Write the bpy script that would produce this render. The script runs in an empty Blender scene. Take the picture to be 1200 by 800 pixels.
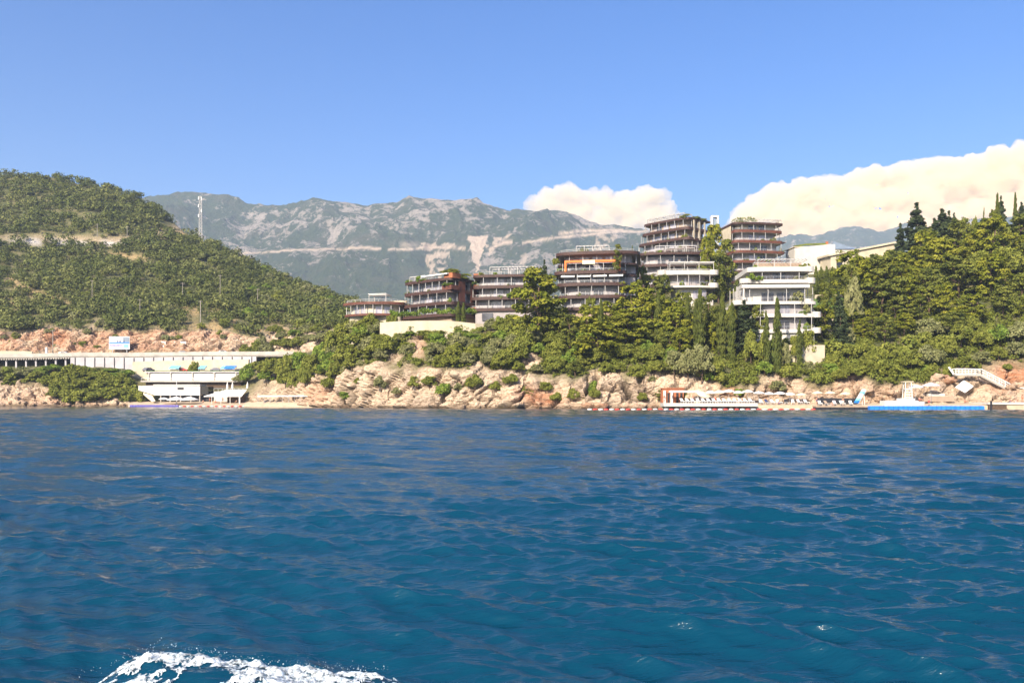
import bpy, math, random
import numpy as np
from mathutils import Vector, Matrix
S = bpy.context.scene
COL = S.collection
R = math.radians
F0, HZ, CAMH = 1050.0, 469.0, 2.0          # focal length in photo pixels, horizon row, eye height

def zat(py, D): return CAMH + (HZ - py) * D / F0
def xat(px, D): return (px - 600.0) * D / F0
def W(px, py, D): return Vector((xat(px, D), D, zat(py, D)))

# ------------------------------------------------------------------ noise
def _h(ix, iy, iz, s):
    n = (ix * 374761393 + iy * 668265263 + iz * 2147483647 + s * 974711) & 0xFFFFFFFF
    n = ((n ^ (n >> 13)) * 1274126177) & 0xFFFFFFFF
    n = n ^ (n >> 16)
    return (n & 0xFFFFFF).astype(np.float64) / float(0xFFFFFF)

def vnoise(x, y, z, s=0):
    xi, yi, zi = np.floor(x).astype(np.int64), np.floor(y).astype(np.int64), np.floor(z).astype(np.int64)
    fx, fy, fz = x - xi, y - yi, z - zi
    u, v, w = [f * f * f * (f * (f * 6 - 15) + 10) for f in (fx, fy, fz)]
    def c(a, b, d): return _h(xi + a, yi + b, zi + d, s)
    r0 = (c(0,0,0)*(1-u)+c(1,0,0)*u)*(1-v) + (c(0,1,0)*(1-u)+c(1,1,0)*u)*v
    r1 = (c(0,0,1)*(1-u)+c(1,0,1)*u)*(1-v) + (c(0,1,1)*(1-u)+c(1,1,1)*u)*v
    return (r0 * (1 - w) + r1 * w) * 2 - 1

def fbm(x, y, z, o=4, s=0, g=0.5):
    a, t, f = 1.0, 0.0, 1.0
    for i in range(o):
        t = t + a * vnoise(x * f + 17.3 * i, y * f, z * f, s + i)
        a *= g; f *= 2.03
    return t

def ridged(x, y, z, o=4, s=0):
    a, t, f = 1.0, 0.0, 1.0
    for i in range(o):
        t = t + a * (1 - np.abs(vnoise(x * f + 9.1 * i, y * f, z * f, s + i)) * 2)
        a *= 0.5; f *= 2.1
    return t

def worley(x, y, z, s=0):
    xi, yi, zi = [np.floor(a).astype(np.int64) for a in (x, y, z)]
    b1 = np.full(x.shape, 9.0); b2 = b1.copy(); cid = np.zeros(x.shape)
    for a in (-1, 0, 1):
        for b in (-1, 0, 1):
            for c in (-1, 0, 1):
                X, Y, Z = xi + a, yi + b, zi + c
                d = (X + _h(X, Y, Z, s) - x)**2 + (Y + _h(X, Y, Z, s+1) - y)**2 + (Z + _h(X, Y, Z, s+2) - z)**2
                m = d < b1
                b2 = np.where(m, b1, np.minimum(b2, d))
                cid = np.where(m, _h(X, Y, Z, s + 3), cid)
                b1 = np.where(m, d, b1)
    return np.sqrt(b1), np.sqrt(b2), cid

def sstep(a, b, x):
    t = np.clip((x - a) / (b - a), 0, 1)
    return t * t * (3 - 2 * t)

# ------------------------------------------------------------------ materials
def newmat(name):
    m = bpy.data.materials.new(name); m.use_nodes = True
    nt = m.node_tree; nt.nodes.clear()
    out = nt.nodes.new('ShaderNodeOutputMaterial')
    return m, nt, out

def N(nt, t, **kw):
    n = nt.nodes.new(t)
    for k, v in kw.items():
        if k in n.inputs: n.inputs[k].default_value = v
        else: setattr(n, k, v)
    return n

def mixc(nt, fac, a, b, mode='MIX'):
    n = nt.nodes.new('ShaderNodeMix'); n.data_type = 'RGBA'; n.blend_type = mode
    for i, v in ((0, fac), (6, a), (7, b)):
        if hasattr(v, 'is_output') or isinstance(v, bpy.types.NodeSocket): nt.links.new(v, n.inputs[i])
        else: n.inputs[i].default_value = (v if i == 0 else (*v, 1))
    return n.outputs[2]

def ramp(nt, sock, a, b):
    n = nt.nodes.new('ShaderNodeMapRange'); n.clamp = True
    n.inputs[1].default_value = a; n.inputs[2].default_value = b
    nt.links.new(sock, n.inputs[0]); return n.outputs[0]

def noise_tex(nt, scale, detail=4, rough=0.55, coord='Object', scl=None, dist=0.0):
    tc = N(nt, 'ShaderNodeTexCoord')
    v = tc.outputs[coord]
    if scl:
        mp = N(nt, 'ShaderNodeMapping'); mp.inputs['Scale'].default_value = scl
        nt.links.new(v, mp.inputs[0]); v = mp.outputs[0]
    n = N(nt, 'ShaderNodeTexNoise', Scale=scale, Detail=detail, Roughness=rough, Distortion=dist)
    nt.links.new(v, n.inputs['Vector']); return n.outputs[0]

def surf(name, col, rough=0.7, var=0.15, scale=1.5, bump=0.0, spec=0.3, metal=0.0, col2=None):
    """plain painted / plastered / timber surface with mottling"""
    m, nt, out = newmat(name)
    p = N(nt, 'ShaderNodeBsdfPrincipled', Roughness=rough, Metallic=metal)
    p.inputs['Specular IOR Level'].default_value = spec
    nz = noise_tex(nt, scale, 5)
    c2 = col2 or tuple(c * (1 - var * 2) for c in col)
    c = mixc(nt, ramp(nt, nz, 0.35, 0.65), col, c2)
    nt.links.new(c, p.inputs['Base Color'])
    if bump:
        b = N(nt, 'ShaderNodeBump', Strength=bump, Distance=0.05)
        nt.links.new(nz, b.inputs['Height']); nt.links.new(b.outputs[0], p.inputs['Normal'])
    nt.links.new(p.outputs[0], out.inputs[0]); return m

def leafmat(name, c1, c2, c3):
    m, nt, out = newmat(name)
    oi = N(nt, 'ShaderNodeObjectInfo')
    at = N(nt, 'ShaderNodeAttribute', attribute_name='tone')
    c = mixc(nt, oi.outputs['Random'], c1, c2)
    c = mixc(nt, at.outputs['Fac'], c, c3)
    nz = noise_tex(nt, 0.5, 3)
    c = mixc(nt, ramp(nt, nz, 0.42, 0.62), c, tuple(x * 0.62 for x in c2))
    d = N(nt, 'ShaderNodeBsdfDiffuse'); t = N(nt, 'ShaderNodeBsdfTranslucent')
    nt.links.new(c, d.inputs[0]); nt.links.new(c, t.inputs[0])
    mx = N(nt, 'ShaderNodeMixShader'); mx.inputs[0].default_value = 0.22
    nt.links.new(d.outputs[0], mx.inputs[1]); nt.links.new(t.outputs[0], mx.inputs[2])
    nt.links.new(mx.outputs[0], out.inputs[0]); return m

M = {}
M['white'] = surf('white_plaster', (0.55, 0.515, 0.46), 0.6, 0.06, 0.8)
M['paint'] = surf('white_paint', (0.66, 0.64, 0.61), 0.4, 0.03, 1.0)
M['cream'] = surf('cream_render', (0.53, 0.46, 0.34), 0.8, 0.10, 0.5, col2=(0.43, 0.37, 0.27))
M['brown'] = surf('dark_timber_band', (0.075, 0.038, 0.030), 0.55, 0.2, 2.0)
M['rust'] = surf('red_brown_cladding', (0.15, 0.055, 0.035), 0.6, 0.2, 1.2)
M['orange'] = surf('orange_awning_cloth', (0.75, 0.20, 0.05), 0.7, 0.08, 2.0)
M['tan'] = surf('tan_wall', (0.38, 0.28, 0.20), 0.7, 0.1, 0.8)
M['lilac'] = surf('pale_lilac_wall', (0.36, 0.325, 0.32), 0.7, 0.08, 0.7)
M['soffit'] = surf('soffit', (0.24, 0.20, 0.17), 0.8, 0.08, 0.7)
M['concrete'] = surf('concrete', (0.46, 0.42, 0.37), 0.85, 0.12, 0.4, 0.2)
M['greywall'] = surf('grey_panel', (0.46, 0.435, 0.45), 0.85, 0.10, 0.25)
M['asphalt'] = surf('asphalt', (0.055, 0.055, 0.055), 0.9, 0.1, 2.0)
M['dark'] = surf('dark_plastic', (0.03, 0.03, 0.035), 0.6, 0.15, 2.0)
M['metal'] = surf('grey_metal', (0.45, 0.46, 0.47), 0.45, 0.05, 3.0, metal=0.6)
M['pole'] = surf('weathered_pole', (0.33, 0.29, 0.24), 0.8, 0.1, 2.0)
M['bark'] = surf('bark', (0.13, 0.085, 0.055), 0.9, 0.2, 3.0, 0.5)
M['bluefloat'] = surf('blue_float_plastic', (0.03, 0.22, 0.70), 0.45, 0.12, 1.5)
M['post'] = surf('grey_white_post', (0.46, 0.44, 0.42), 0.5, 0.05, 2.0)
M['cyan'] = surf('turquoise_cloth', (0.22, 0.50, 0.56), 0.6, 0.08, 1.5)
M['red'] = surf('red_plastic', (0.55, 0.06, 0.05), 0.5, 0.1, 2.0)
M['pinkcloth'] = surf('pinkish_cloth', (0.75, 0.58, 0.60), 0.8, 0.08, 1.5)
M['cloth'] = surf('white_canvas', (0.82, 0.79, 0.74), 0.8, 0.05, 1.5)
M['creamcloth'] = surf('cream_canvas', (0.74, 0.62, 0.42), 0.8, 0.08, 1.0)
M['skin'] = surf('skin', (0.45, 0.24, 0.16), 0.6, 0.08, 4.0)
M['navy'] = surf('navy_cloth', (0.03, 0.05, 0.14), 0.8, 0.1, 3.0)
M['purple'] = surf('violet_plastic', (0.13, 0.11, 0.42), 0.5, 0.1, 2.0)
M['terracotta'] = surf('terracotta', (0.42, 0.15, 0.07), 0.8, 0.15, 2.0)
M['lawn'] = surf('lawn', (0.10, 0.17, 0.03), 0.9, 0.2, 1.2, 0.4)
M['slate'] = surf('blue_grey_roof', (0.22, 0.27, 0.33), 0.4, 0.08, 0.6)
M['sand'] = surf('beach_sand', (0.55, 0.42, 0.29), 0.95, 0.12, 0.8, 0.3)

def glassmat(name, col, rough):
    m, nt, out = newmat(name)
    p = N(nt, 'ShaderNodeBsdfPrincipled', Roughness=rough)
    p.inputs['Specular IOR Level'].default_value = 0.8
    # curtains and rooms behind the glass: broad blocks of lighter and darker tone
    tc = N(nt, 'ShaderNodeTexCoord'); oi = N(nt, 'ShaderNodeObjectInfo')
    nz = noise_tex(nt, 0.9, 2, scl=(1, 1, 0.35))
    c = mixc(nt, ramp(nt, nz, 0.4, 0.6), col, tuple(x * 1.7 for x in col))
    c = mixc(nt, ramp(nt, oi.outputs['Random'], 0.62, 0.66), c, tuple(x * 0.3 for x in col))
    c = mixc(nt, ramp(nt, oi.outputs['Random'], 0.22, 0.18), c, tuple(x * 2.2 for x in col))
    nt.links.new(c, p.inputs['Base Color']); nt.links.new(p.outputs[0], out.inputs[0]); return m
M['glass'] = glassmat('window_glass', (0.19, 0.175, 0.20), 0.12)
M['glassdark'] = glassmat('dark_glass', (0.05, 0.05, 0.06), 0.1)

M['pineleaf'] = leafmat('pine_needles', (0.234, 0.248, 0.027), (0.160, 0.196, 0.024), (0.338, 0.314, 0.043))
M['pinedark'] = leafmat('dark_pine_needles', (0.172, 0.194, 0.036), (0.120, 0.150, 0.033), (0.255, 0.255, 0.051))
M['oakleaf'] = leafmat('evergreen_oak_leaves', (0.130, 0.176, 0.033), (0.212, 0.235, 0.043), (0.300, 0.300, 0.062))
M['brightleaf'] = leafmat('bright_broad_leaves', (0.212, 0.308, 0.048), (0.146, 0.235, 0.035), (0.325, 0.374, 0.073))
M['greyleaf'] = leafmat('grey_green_leaves', (0.187, 0.212, 0.081), (0.244, 0.252, 0.098), (0.350, 0.333, 0.155))
M['cypleaf'] = leafmat('cypress_foliage', (0.071, 0.101, 0.025), (0.101, 0.122, 0.025), (0.159, 0.166, 0.043))
M['conleaf'] = leafmat('dark_conifer_needles', (0.041, 0.062, 0.030), (0.055, 0.076, 0.034), (0.089, 0.110, 0.048))
M['scrub'] = leafmat('hill_scrub_leaves', (0.118, 0.142, 0.040), (0.118, 0.142, 0.040), (0.260, 0.262, 0.090))

# ------------------------------------------------------------------ object helpers
def link(o, parent=None):
    COL.objects.link(o)
    if parent is not None: o.parent = parent
    return o

def tag(o, label=None, cat=None, group=None, kind=None):
    if label: o['label'] = label
    if cat: o['category'] = cat
    if group: o['group'] = group
    if kind: o['kind'] = kind
    return o

def thing(name, label, cat, loc=(0, 0, 0), rz=0.0, group=None):
    o = bpy.data.objects.new(name, None); o.empty_display_size = 0.5
    COL.objects.link(o); o.location = loc; o.rotation_euler = (0, 0, rz)
    return tag(o, label, cat, group)

def npmesh(name, V, Fc, attrs=None, smooth=False, mat=None):
    """V (n,3), Fc (m,k) index array"""
    me = bpy.data.meshes.new(name)
    V = np.asarray(V, dtype=np.float32); Fc = np.asarray(Fc, dtype=np.int32)
    k = Fc.shape[1]
    me.vertices.add(len(V)); me.vertices.foreach_set('co', V.ravel())
    me.loops.add(Fc.size); me.loops.foreach_set('vertex_index', Fc.ravel())
    me.polygons.add(len(Fc)); me.polygons.foreach_set('loop_start', np.arange(0, Fc.size, k, dtype=np.int32))
    try: me.polygons.foreach_set('loop_total', np.full(len(Fc), k, dtype=np.int32))
    except Exception: pass
    me.update(calc_edges=True)
    if smooth: me.polygons.foreach_set('use_smooth', np.ones(len(Fc), dtype=bool))
    for an, (dom, arr) in (attrs or {}).items():
        a = me.attributes.new(an, 'FLOAT', dom); a.data.foreach_set('value', np.asarray(arr, dtype=np.float32).ravel())
    if mat: me.materials.append(mat)
    return me

def gridfaces(nr, nc):
    i = np.arange(nr * nc).reshape(nr, nc)
    return np.stack([i[:-1, :-1], i[:-1, 1:], i[1:, 1:], i[1:, :-1]], -1).reshape(-1, 4)

class MB:
    def __init__(s): s.v = []; s.f = []
    def add(s, vs, fs):
        b = len(s.v); s.v += [tuple(v) for v in vs]; s.f += [tuple(b + i for i in f) for f in fs]; return s
    def box(s, x0, x1, y0, y1, z0, z1):
        return s.add([(x0,y0,z0),(x1,y0,z0),(x1,y1,z0),(x0,y1,z0),(x0,y0,z1),(x1,y0,z1),(x1,y1,z1),(x0,y1,z1)],
                     [(3,2,1,0),(4,5,6,7),(0,1,5,4),(1,2,6,5),(2,3,7,6),(3,0,4,7)])
    def bar(s, p, q, w, h=None, up=(0, 0, 1)):
        p, q = Vector(p), Vector(q); h = h or w
        d = (q - p).normalized(); u = Vector(up)
        if abs(d.dot(u)) > 0.98: u = Vector((0, 1, 0))
        a = d.cross(u).normalized() * (w / 2); b = a.cross(d).normalized() * (h / 2)
        return s.add([p-a-b, p+a-b, p+a+b, p-a+b, q-a-b, q+a-b, q+a+b, q-a+b],
                     [(0,1,2,3),(7,6,5,4),(4,5,1,0),(5,6,2,1),(6,7,3,2),(7,4,0,3)])
    def tube(s, pts, rs, n=8, cap=True):
        b = len(s.v); pts = [Vector(p) for p in pts]
        for i, p in enumerate(pts):
            d = (pts[min(i+1, len(pts)-1)] - pts[max(i-1, 0)]).normalized()
            u = Vector((1, 0, 0)) if abs(d.z) > 0.7 else Vector((0, 0, 1))
            a = d.cross(u).normalized(); c = d.cross(a)
            for k in range(n):
                t = 2 * math.pi * k / n
                s.v.append(tuple(p + (a * math.cos(t) + c * math.sin(t)) * rs[i]))
        for i in range(len(pts) - 1):
            for k in range(n):
                s.f.append((b+i*n+k, b+(i+1)*n+k, b+(i+1)*n+(k+1) % n, b+i*n+(k+1) % n))
        if cap:
            s.f.append(tuple(b + k for k in range(n))); e = b + (len(pts)-1)*n
            s.f.append(tuple(e + k for k in reversed(range(n))))
        return s
    def prism(s, path, z0, z1):
        n = len(path)
        vs = [(x, y, z0) for x, y in path] + [(x, y, z1) for x, y in path]
        fs = [(i, (i+1) % n, n+(i+1) % n, n+i) for i in range(n)]
        return s.add(vs, fs + [tuple(reversed(range(n))), tuple(range(n, 2*n))])
    def ribbon(s, po, pi, z0, z1):
        n = len(po); vs = []
        for z in (z0, z1): vs += [(x, y, z) for x, y in po] + [(x, y, z) for x, y in pi]
        fs = []
        for i in range(n - 1):
            fs += [(i, i+1, 2*n+i+1, 2*n+i), (n+i+1, n+i, 3*n+i, 3*n+i+1), (2*n+i, 2*n+i+1, 3*n+i+1, 3*n+i), (i+1, i, n+i, n+i+1)]
        fs += [(0, 2*n, 3*n, n), (n-1, 2*n-1, 4*n-1, 3*n-1)]
        return s.add(vs, fs)
    def cone(s, c, r, h, n=10, drop=0.0, th=0.05):
        """thin conical canopy with thickness; c is the apex"""
        c = Vector(c)
        ring = [c + Vector((r*math.cos(2*math.pi*k/n), r*math.sin(2*math.pi*k/n), -h)) for k in range(n)]
        mid = [c + Vector((.5*r*math.cos(2*math.pi*k/n), .5*r*math.sin(2*math.pi*k/n), -h*.38)) for k in range(n)]
        lo = [p - Vector((0, 0, drop + th)) for p in ring]
        vs = [c] + mid + ring + lo + [c - Vector((0, 0, th + drop * .3))]
        fs = []
        for k in range(n):
            j = (k + 1) % n
            fs += [(0, 1+k, 1+j), (1+k, 1+n+k, 1+n+j, 1+j), (1+n+k, 1+2*n+k, 1+2*n+j, 1+n+j), (1+2*n+k, 1+3*n, 1+2*n+j)]
        return s.add(vs, fs)
    def build(s, name, mat, parent=None, smooth=False):
        me = bpy.data.meshes.new(name); me.from_pydata(s.v, [], s.f); me.update()
        if smooth: me.polygons.foreach_set('use_smooth', np.ones(len(me.polygons), dtype=bool))
        me.materials.append(mat)
        return link(bpy.data.objects.new(name, me), parent)

def copy_tree(o, parent=None):
    c = o.copy(); COL.objects.link(c)
    if parent is not None: c.parent = parent
    for ch in KIDS.get(o.name, []) or list(o.children): copy_tree(ch, c)
    return c
KIDS = {}

ORD = ['first','second','third','fourth','fifth','sixth','seventh','eighth','ninth','tenth','eleventh','twelfth','thirteenth','fourteenth','fifteenth',
       'sixteenth','seventeenth','eighteenth','nineteenth','twentieth']
for t in ('twenty', 'thirty', 'forty', 'fifty', 'sixty'):
    ORD += [t + '-' + o for o in ORD[:9]] + [{'twenty':'thirtieth','thirty':'fortieth','forty':'fiftieth','fifty':'sixtieth','sixty':'seventieth'}[t]]
# ================================================================== TERRAIN of the near coast
P_W, P_N = -500.0, 1700.0
KEYS = {}   # px -> nine (D, z) control points
def key(px, shore, toe, *pts):
    L = [(shore - 10, -4.0), (shore, -0.15), toe]
    for D, py in pts: L.append((D, zat(py, D)))
    rd, rz = L[-1]
    L.append((rd + 320, max(rz * 0.25, 5)))
    KEYS[px] = L
def leftkey(px, mid, ridge, p3=(322, 434)):
    key(px, 299, (305, 1.3), p3, (333, 428), (341, 414), (349, 388), mid, ridge)
leftkey(-500, (480, 330), (700, 250)); leftkey(-200, (480, 300), (700, 216)); leftkey(0, (480, 302), (650, 206))
leftkey(60, (480, 302), (650, 205)); leftkey(110, (475, 302), (640, 212)); leftkey(150, (470, 305), (620, 227))
leftkey(158, (470, 305), (615, 231), (307, 462))
leftkey(200, (460, 312), (580, 261), (307, 462)); leftkey(225, (450, 320), (560, 279), (307, 462))
leftkey(260, (440, 333), (540, 294), (307, 461)); leftkey(282, (432, 343), (530, 304), (305, 459))
key(305, 281, (284, 1.2), (300, 452), (325, 424), (337, 421), (349, 396), (430, 352), (520, 316))
key(340, 268, (270, 1.2), (283, 447), (305, 425), (325, 415), (345, 398), (420, 360), (500, 333))
key(380, 251, (252, 1.2), (256, 444), (275, 425), (300, 408), (335, 390), (405, 366), (470, 345))
key(410, 240, (241, 1.5), (245, 437), (255, 415), (268, 392), (285, 380), (390, 374), (455, 356))
key(440, 228, (229, 1.5), (232, 434), (242, 408), (250, 386), (275, 378), (380, 376), (440, 366))
key(480, 218, (219, 1.5), (222, 434), (230, 408), (238, 386), (270, 376), (340, 375), (420, 370))
key(520, 213, (214, 1.5), (217, 437), (225, 410), (237, 386), (268, 376), (340, 374), (420, 368))
key(560, 210, (211, 1.5), (214, 439), (223, 412), (236, 387), (262, 378), (330, 370), (420, 366))
key(620, 206, (207, 1.5), (211, 444), (222, 416), (234, 388), (256, 374), (320, 358), (400, 354))
key(680, 203, (204, 1.5), (208, 447), (220, 416), (234, 388), (254, 374), (310, 350), (380, 346))
key(740, 200, (201, 1.5), (205, 444), (216, 416), (232, 388), (254, 368), (300, 340), (370, 334))
key(785, 197, (201, 1.2), (204, 450), (213, 420), (226, 397), (250, 364), (298, 336), (370, 324))
key(860, 195, (200, 1.2), (203, 456), (210, 426), (214, 408), (245, 364), (290, 336), (360, 316))
key(920, 194, (199.5, 1.2), (202.5, 456), (207, 428), (213, 402), (240, 362), (275, 330), (350, 314))
key(980, 193, (199, 1.2), (202, 454), (208, 430), (218, 403), (240, 356), (270, 322), (350, 312))
key(1040, 192, (198, 1.2), (201, 450), (208, 427), (220, 398), (240, 360), (270, 334), (340, 318))
key(1100, 190, (197, 1.2), (201, 448), (207, 426), (220, 394), (240, 353), (270, 320), (330, 303))
key(1160, 188, (195, 1.2), (201, 446), (206, 428), (220, 390), (240, 342), (270, 303), (330, 284))
key(1220, 187, (193, 1.4), (199, 442), (206, 420), (220, 384), (240, 330), (270, 290), (330, 268))
key(1400, 185, (190, 1.4), (197, 436), (206, 412), (220, 376), (240, 320), (270, 276), (330, 254))
key(1700, 180, (186, 1.4), (193, 436), (202, 412), (216, 376), (236, 320), (266, 276), (326, 254))

NC = 1000
cpx = np.linspace(P_W, P_N, NC)
kp = sorted(KEYS); K = 10
CD = np.stack([np.interp(cpx, kp, [KEYS[k][i][0] for k in kp]) for i in range(K)])
CZ = np.stack([np.interp(cpx, kp, [KEYS[k][i][1] for k in kp]) for i in range(K)])
def smooth1(a, w=9):
    k = np.hanning(w + 2)[1:-1]; k /= k.sum()
    return np.convolve(np.pad(a, w // 2, mode='edge'), k, mode='valid')
for i in range(K):
    CD[i] = smooth1(CD[i]); CZ[i] = smooth1(CZ[i])
CD[1:4] += 1.6 * vnoise(cpx / 26, cpx * 0, cpx * 0, 5)[None] + 0.7 * vnoise(cpx / 9, cpx * 0, cpx * 0, 6)[None]
rows = [4, 10, 46, 26, 20, 36, 26, 30, 12]
tt, seg = [], []
for i, n in enumerate(rows):
    for j in range(n): tt.append(j / n); seg.append(i)
tt.append(1.0); seg.append(len(rows) - 1)
tt, seg = np.array(tt)[:, None], np.array(seg)
DD = CD[seg] * (1 - tt) + CD[seg + 1] * tt
ZZ = CZ[seg] * (1 - tt) + CZ[seg + 1] * tt
NR = len(seg)
PX = np.broadcast_to(cpx[None], DD.shape)
lev = seg[:, None] + tt + 0 * DD          # continuous control index
# smooth profile joints inland (not the cliffs)
for _ in range(2):
    Zs = ZZ.copy(); Zs[1:-1] = (ZZ[:-2] + 2 * ZZ[1:-1] + ZZ[2:]) / 4
    ZZ = np.where(lev > 3.3, Zs, ZZ)
X0 = xat(PX, DD); Y0 = DD.copy(); Z0 = ZZ.copy()
V = np.stack([X0, Y0, Z0], -1)
def gridnormals(V):
    du = np.gradient(V, axis=1); dv = np.gradient(V, axis=0)
    n = np.cross(du, dv); n /= np.linalg.norm(n, axis=-1, keepdims=True) + 1e-9
    return n
NRM = gridnormals(V)
prom = sstep(270, 330, PX)
leftm = 1 - prom
# rock amount
jit = 0.35 * fbm(X0 / 7, Y0 / 7, Z0 / 7, 3, 21)
rock = prom * sstep(0.9, 1.3, lev) * (1 - sstep(3.0, 3.5, lev + jit))
wallr = leftm * sstep(4.85, 5.1, lev) * (1 - sstep(5.9, 6.08, lev + jit * 0.3)) + sstep(270, 330, PX) * (1 - sstep(385, 420, PX)) * sstep(4.9, 5.1, lev) * (1 - sstep(5.8, 6.1, lev + jit * .4))
shr = leftm * sstep(0.9, 1.2, lev) * (1 - sstep(2.35, 2.75, lev + jit))
rock = np.clip(rock + wallr + shr * (1 - sstep(150, 158, PX) * (1 - sstep(282, 300, PX))), 0, 1)
def poly_patch(px, py, rx, ry): return np.exp(-(((PX - px) / rx) ** 2 + ((HZ - (Z0 - CAMH) * F0 / DD - py) / ry) ** 2))
for (a, b, c, d) in ((490, 405, 8, 16), (463, 420, 8, 7), (517, 390, 10, 7), (622, 425, 12, 8), (340, 395, 30, 10), (1180, 440, 30, 14), (1140, 450, 40, 14), (600, 398, 9, 6)):
    rock = np.maximum(rock, np.clip(poly_patch(a, b, c, d) * 1.5, 0, 1))
# craggy displacement along the normal
sx, sz = X0 * 0.80 + Z0 * 0.60, -X0 * 0.60 + Z0 * 0.80      # strata run diagonally
f1, f2, cid = worley(sx / 8.5, Y0 / 6.0, sz / 4.4, 31)
g1, g2, gid = worley(sx / 2.0, Y0 / 2.0, sz / 1.1, 41)
crag = 1.9 * (cid - 0.45) + 0.5 * (gid - 0.5) - 1.0 * (1 - sstep(0.0, 0.13, f2 - f1)) - 0.22 * (1 - sstep(0, 0.2, g2 - g1))
fz = np.abs(vnoise((X0 * 0.75 - Z0 * 0.9) / 9 + 0.6 * fbm(X0 / 7, Z0 / 7, Z0 * 0, 3, 33), Y0 / 14, Z0 / 60, 34)); crag -= 2.3 * (1 - sstep(0.0, 0.07, fz)) * (0.5 + 0.5 * vnoise(X0 / 13, Z0 / 9, Z0 * 0, 35))
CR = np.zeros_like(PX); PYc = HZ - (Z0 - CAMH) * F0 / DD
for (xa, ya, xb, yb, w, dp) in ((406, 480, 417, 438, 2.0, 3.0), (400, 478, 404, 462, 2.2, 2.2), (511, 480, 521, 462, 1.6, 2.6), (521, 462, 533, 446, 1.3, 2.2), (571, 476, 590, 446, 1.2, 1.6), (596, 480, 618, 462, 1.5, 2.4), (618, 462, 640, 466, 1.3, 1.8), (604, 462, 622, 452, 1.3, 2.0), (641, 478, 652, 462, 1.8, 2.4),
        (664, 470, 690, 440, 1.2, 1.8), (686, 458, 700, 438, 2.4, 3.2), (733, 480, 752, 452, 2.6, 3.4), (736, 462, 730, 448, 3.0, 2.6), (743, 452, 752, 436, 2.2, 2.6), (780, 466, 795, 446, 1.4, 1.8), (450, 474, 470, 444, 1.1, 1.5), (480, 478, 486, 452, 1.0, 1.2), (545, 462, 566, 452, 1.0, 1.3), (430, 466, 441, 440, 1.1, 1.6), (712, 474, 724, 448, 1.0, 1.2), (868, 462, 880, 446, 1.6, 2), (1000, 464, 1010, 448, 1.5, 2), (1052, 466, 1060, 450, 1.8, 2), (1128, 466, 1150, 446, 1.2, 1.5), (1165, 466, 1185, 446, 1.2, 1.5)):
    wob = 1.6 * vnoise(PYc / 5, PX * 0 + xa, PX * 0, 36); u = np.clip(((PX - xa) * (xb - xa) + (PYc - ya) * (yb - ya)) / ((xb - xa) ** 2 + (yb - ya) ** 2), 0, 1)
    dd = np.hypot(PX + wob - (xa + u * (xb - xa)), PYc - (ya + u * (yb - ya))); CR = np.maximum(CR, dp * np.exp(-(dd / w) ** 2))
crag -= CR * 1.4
crk = np.clip(np.clip(CR / 1.9, 0, 1) ** 1.5 + 0.75 * (1 - sstep(0.0, 0.055, fz)) * sstep(-.3, .4, vnoise(X0 / 13, Z0 / 9, Z0 * 0, 35)) + 0.5 * (1 - sstep(0.0, 0.06, f2 - f1)), 0, 1) * rock  # mask of cracks and block joints that get painted-in shade and stain
crag += leftm * (0.7 * (gid - .5) + 0.35 * ridged(sx / 3.0, Y0 / 3.0, sz / 0.8, 3, 62))
crag += 1.3 * fbm(X0 / 11, Y0 / 11, Z0 / 11, 3, 51) + 0.13 * ridged(sx / 2.2, Y0 / 2.2, sz / 0.9, 3, 61)
soil = 0.5 * fbm(X0 / 6, Y0 / 6, Z0 * 0, 3, 71) + 3.0 * leftm * sstep(6.1, 7, lev) * fbm(X0 / 60, Y0 / 60, Z0 * 0, 4, 81)
edge = sstep(0.6, 1.4, lev)
V = V + NRM * (crag * rock * edge * 0.95 + soil * (1 - rock) * sstep(2.5, 3.5, lev) * (1 - sstep(8.3, 8.9, lev)) * np.where((lev > 3.8) & (lev < 5.05), 0.15, 1))[..., None]
# hill road on the upper hillside: a bench cut into the slope
PYg = HZ - (V[..., 2] - CAMH) * F0 / V[..., 1]
roadpy = np.interp(PX, [-500, -40, 0, 40, 90, 150, 175, 205, 224, 240], [300, 290, 284, 283, 285, 285, 280, 272, 270, 275])
cut = np.exp(-((PYg - (roadpy - 4)) / 4.6) ** 2) * (lev > 6.2) * (lev < 8.1) * (PX < 228) * sstep(-0.5, 0.1, 0.55 - np.abs(fbm(PX / 22, PYg / 9, PX * 0, 3, 91)))
hroad = np.exp(-((PYg - roadpy) / 1.6) ** 2) * (lev > 6.2) * (lev < 8.1) * (PX < 152)
trk = np.zeros_like(PX)
for (xs, ys, w) in (([-60, 0, 22, 45, 84], [315, 323, 333, 347, 361], 6), ([-40, 0, 22], [352, 352, 357], 5), ([95, 150, 175], [298, 300, 304], 3.5), ([212, 235, 262, 300], [362, 366, 372, 378], 6), ([165, 178, 190], [325, 345, 392], 4), ([188, 205, 226], [272, 274, 280], 6), ([188, 212], [290, 291], 3), ([215, 260, 330, 370], [388, 384, 392, 400], 10)):
    m = (PX >= xs[0]) & (PX <= xs[-1])
    trk = np.maximum(trk, np.where(m, np.exp(-((PYg - np.interp(PX, xs, ys)) / w) ** 2), 0))
trk *= sstep(0.0, 0.35, 0.3 + fbm(PX / 15, PYg / 8, PX * 0, 3, 95)) * (lev > 6.02)
ora = np.clip(0.50 * wallr * (1 - sstep(250, 330, PX)) * sstep(-.3, .3, fbm(X0 / 8, Z0 / 4, X0 * 0, 3, 97) + 0.25), 0, 1)
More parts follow.
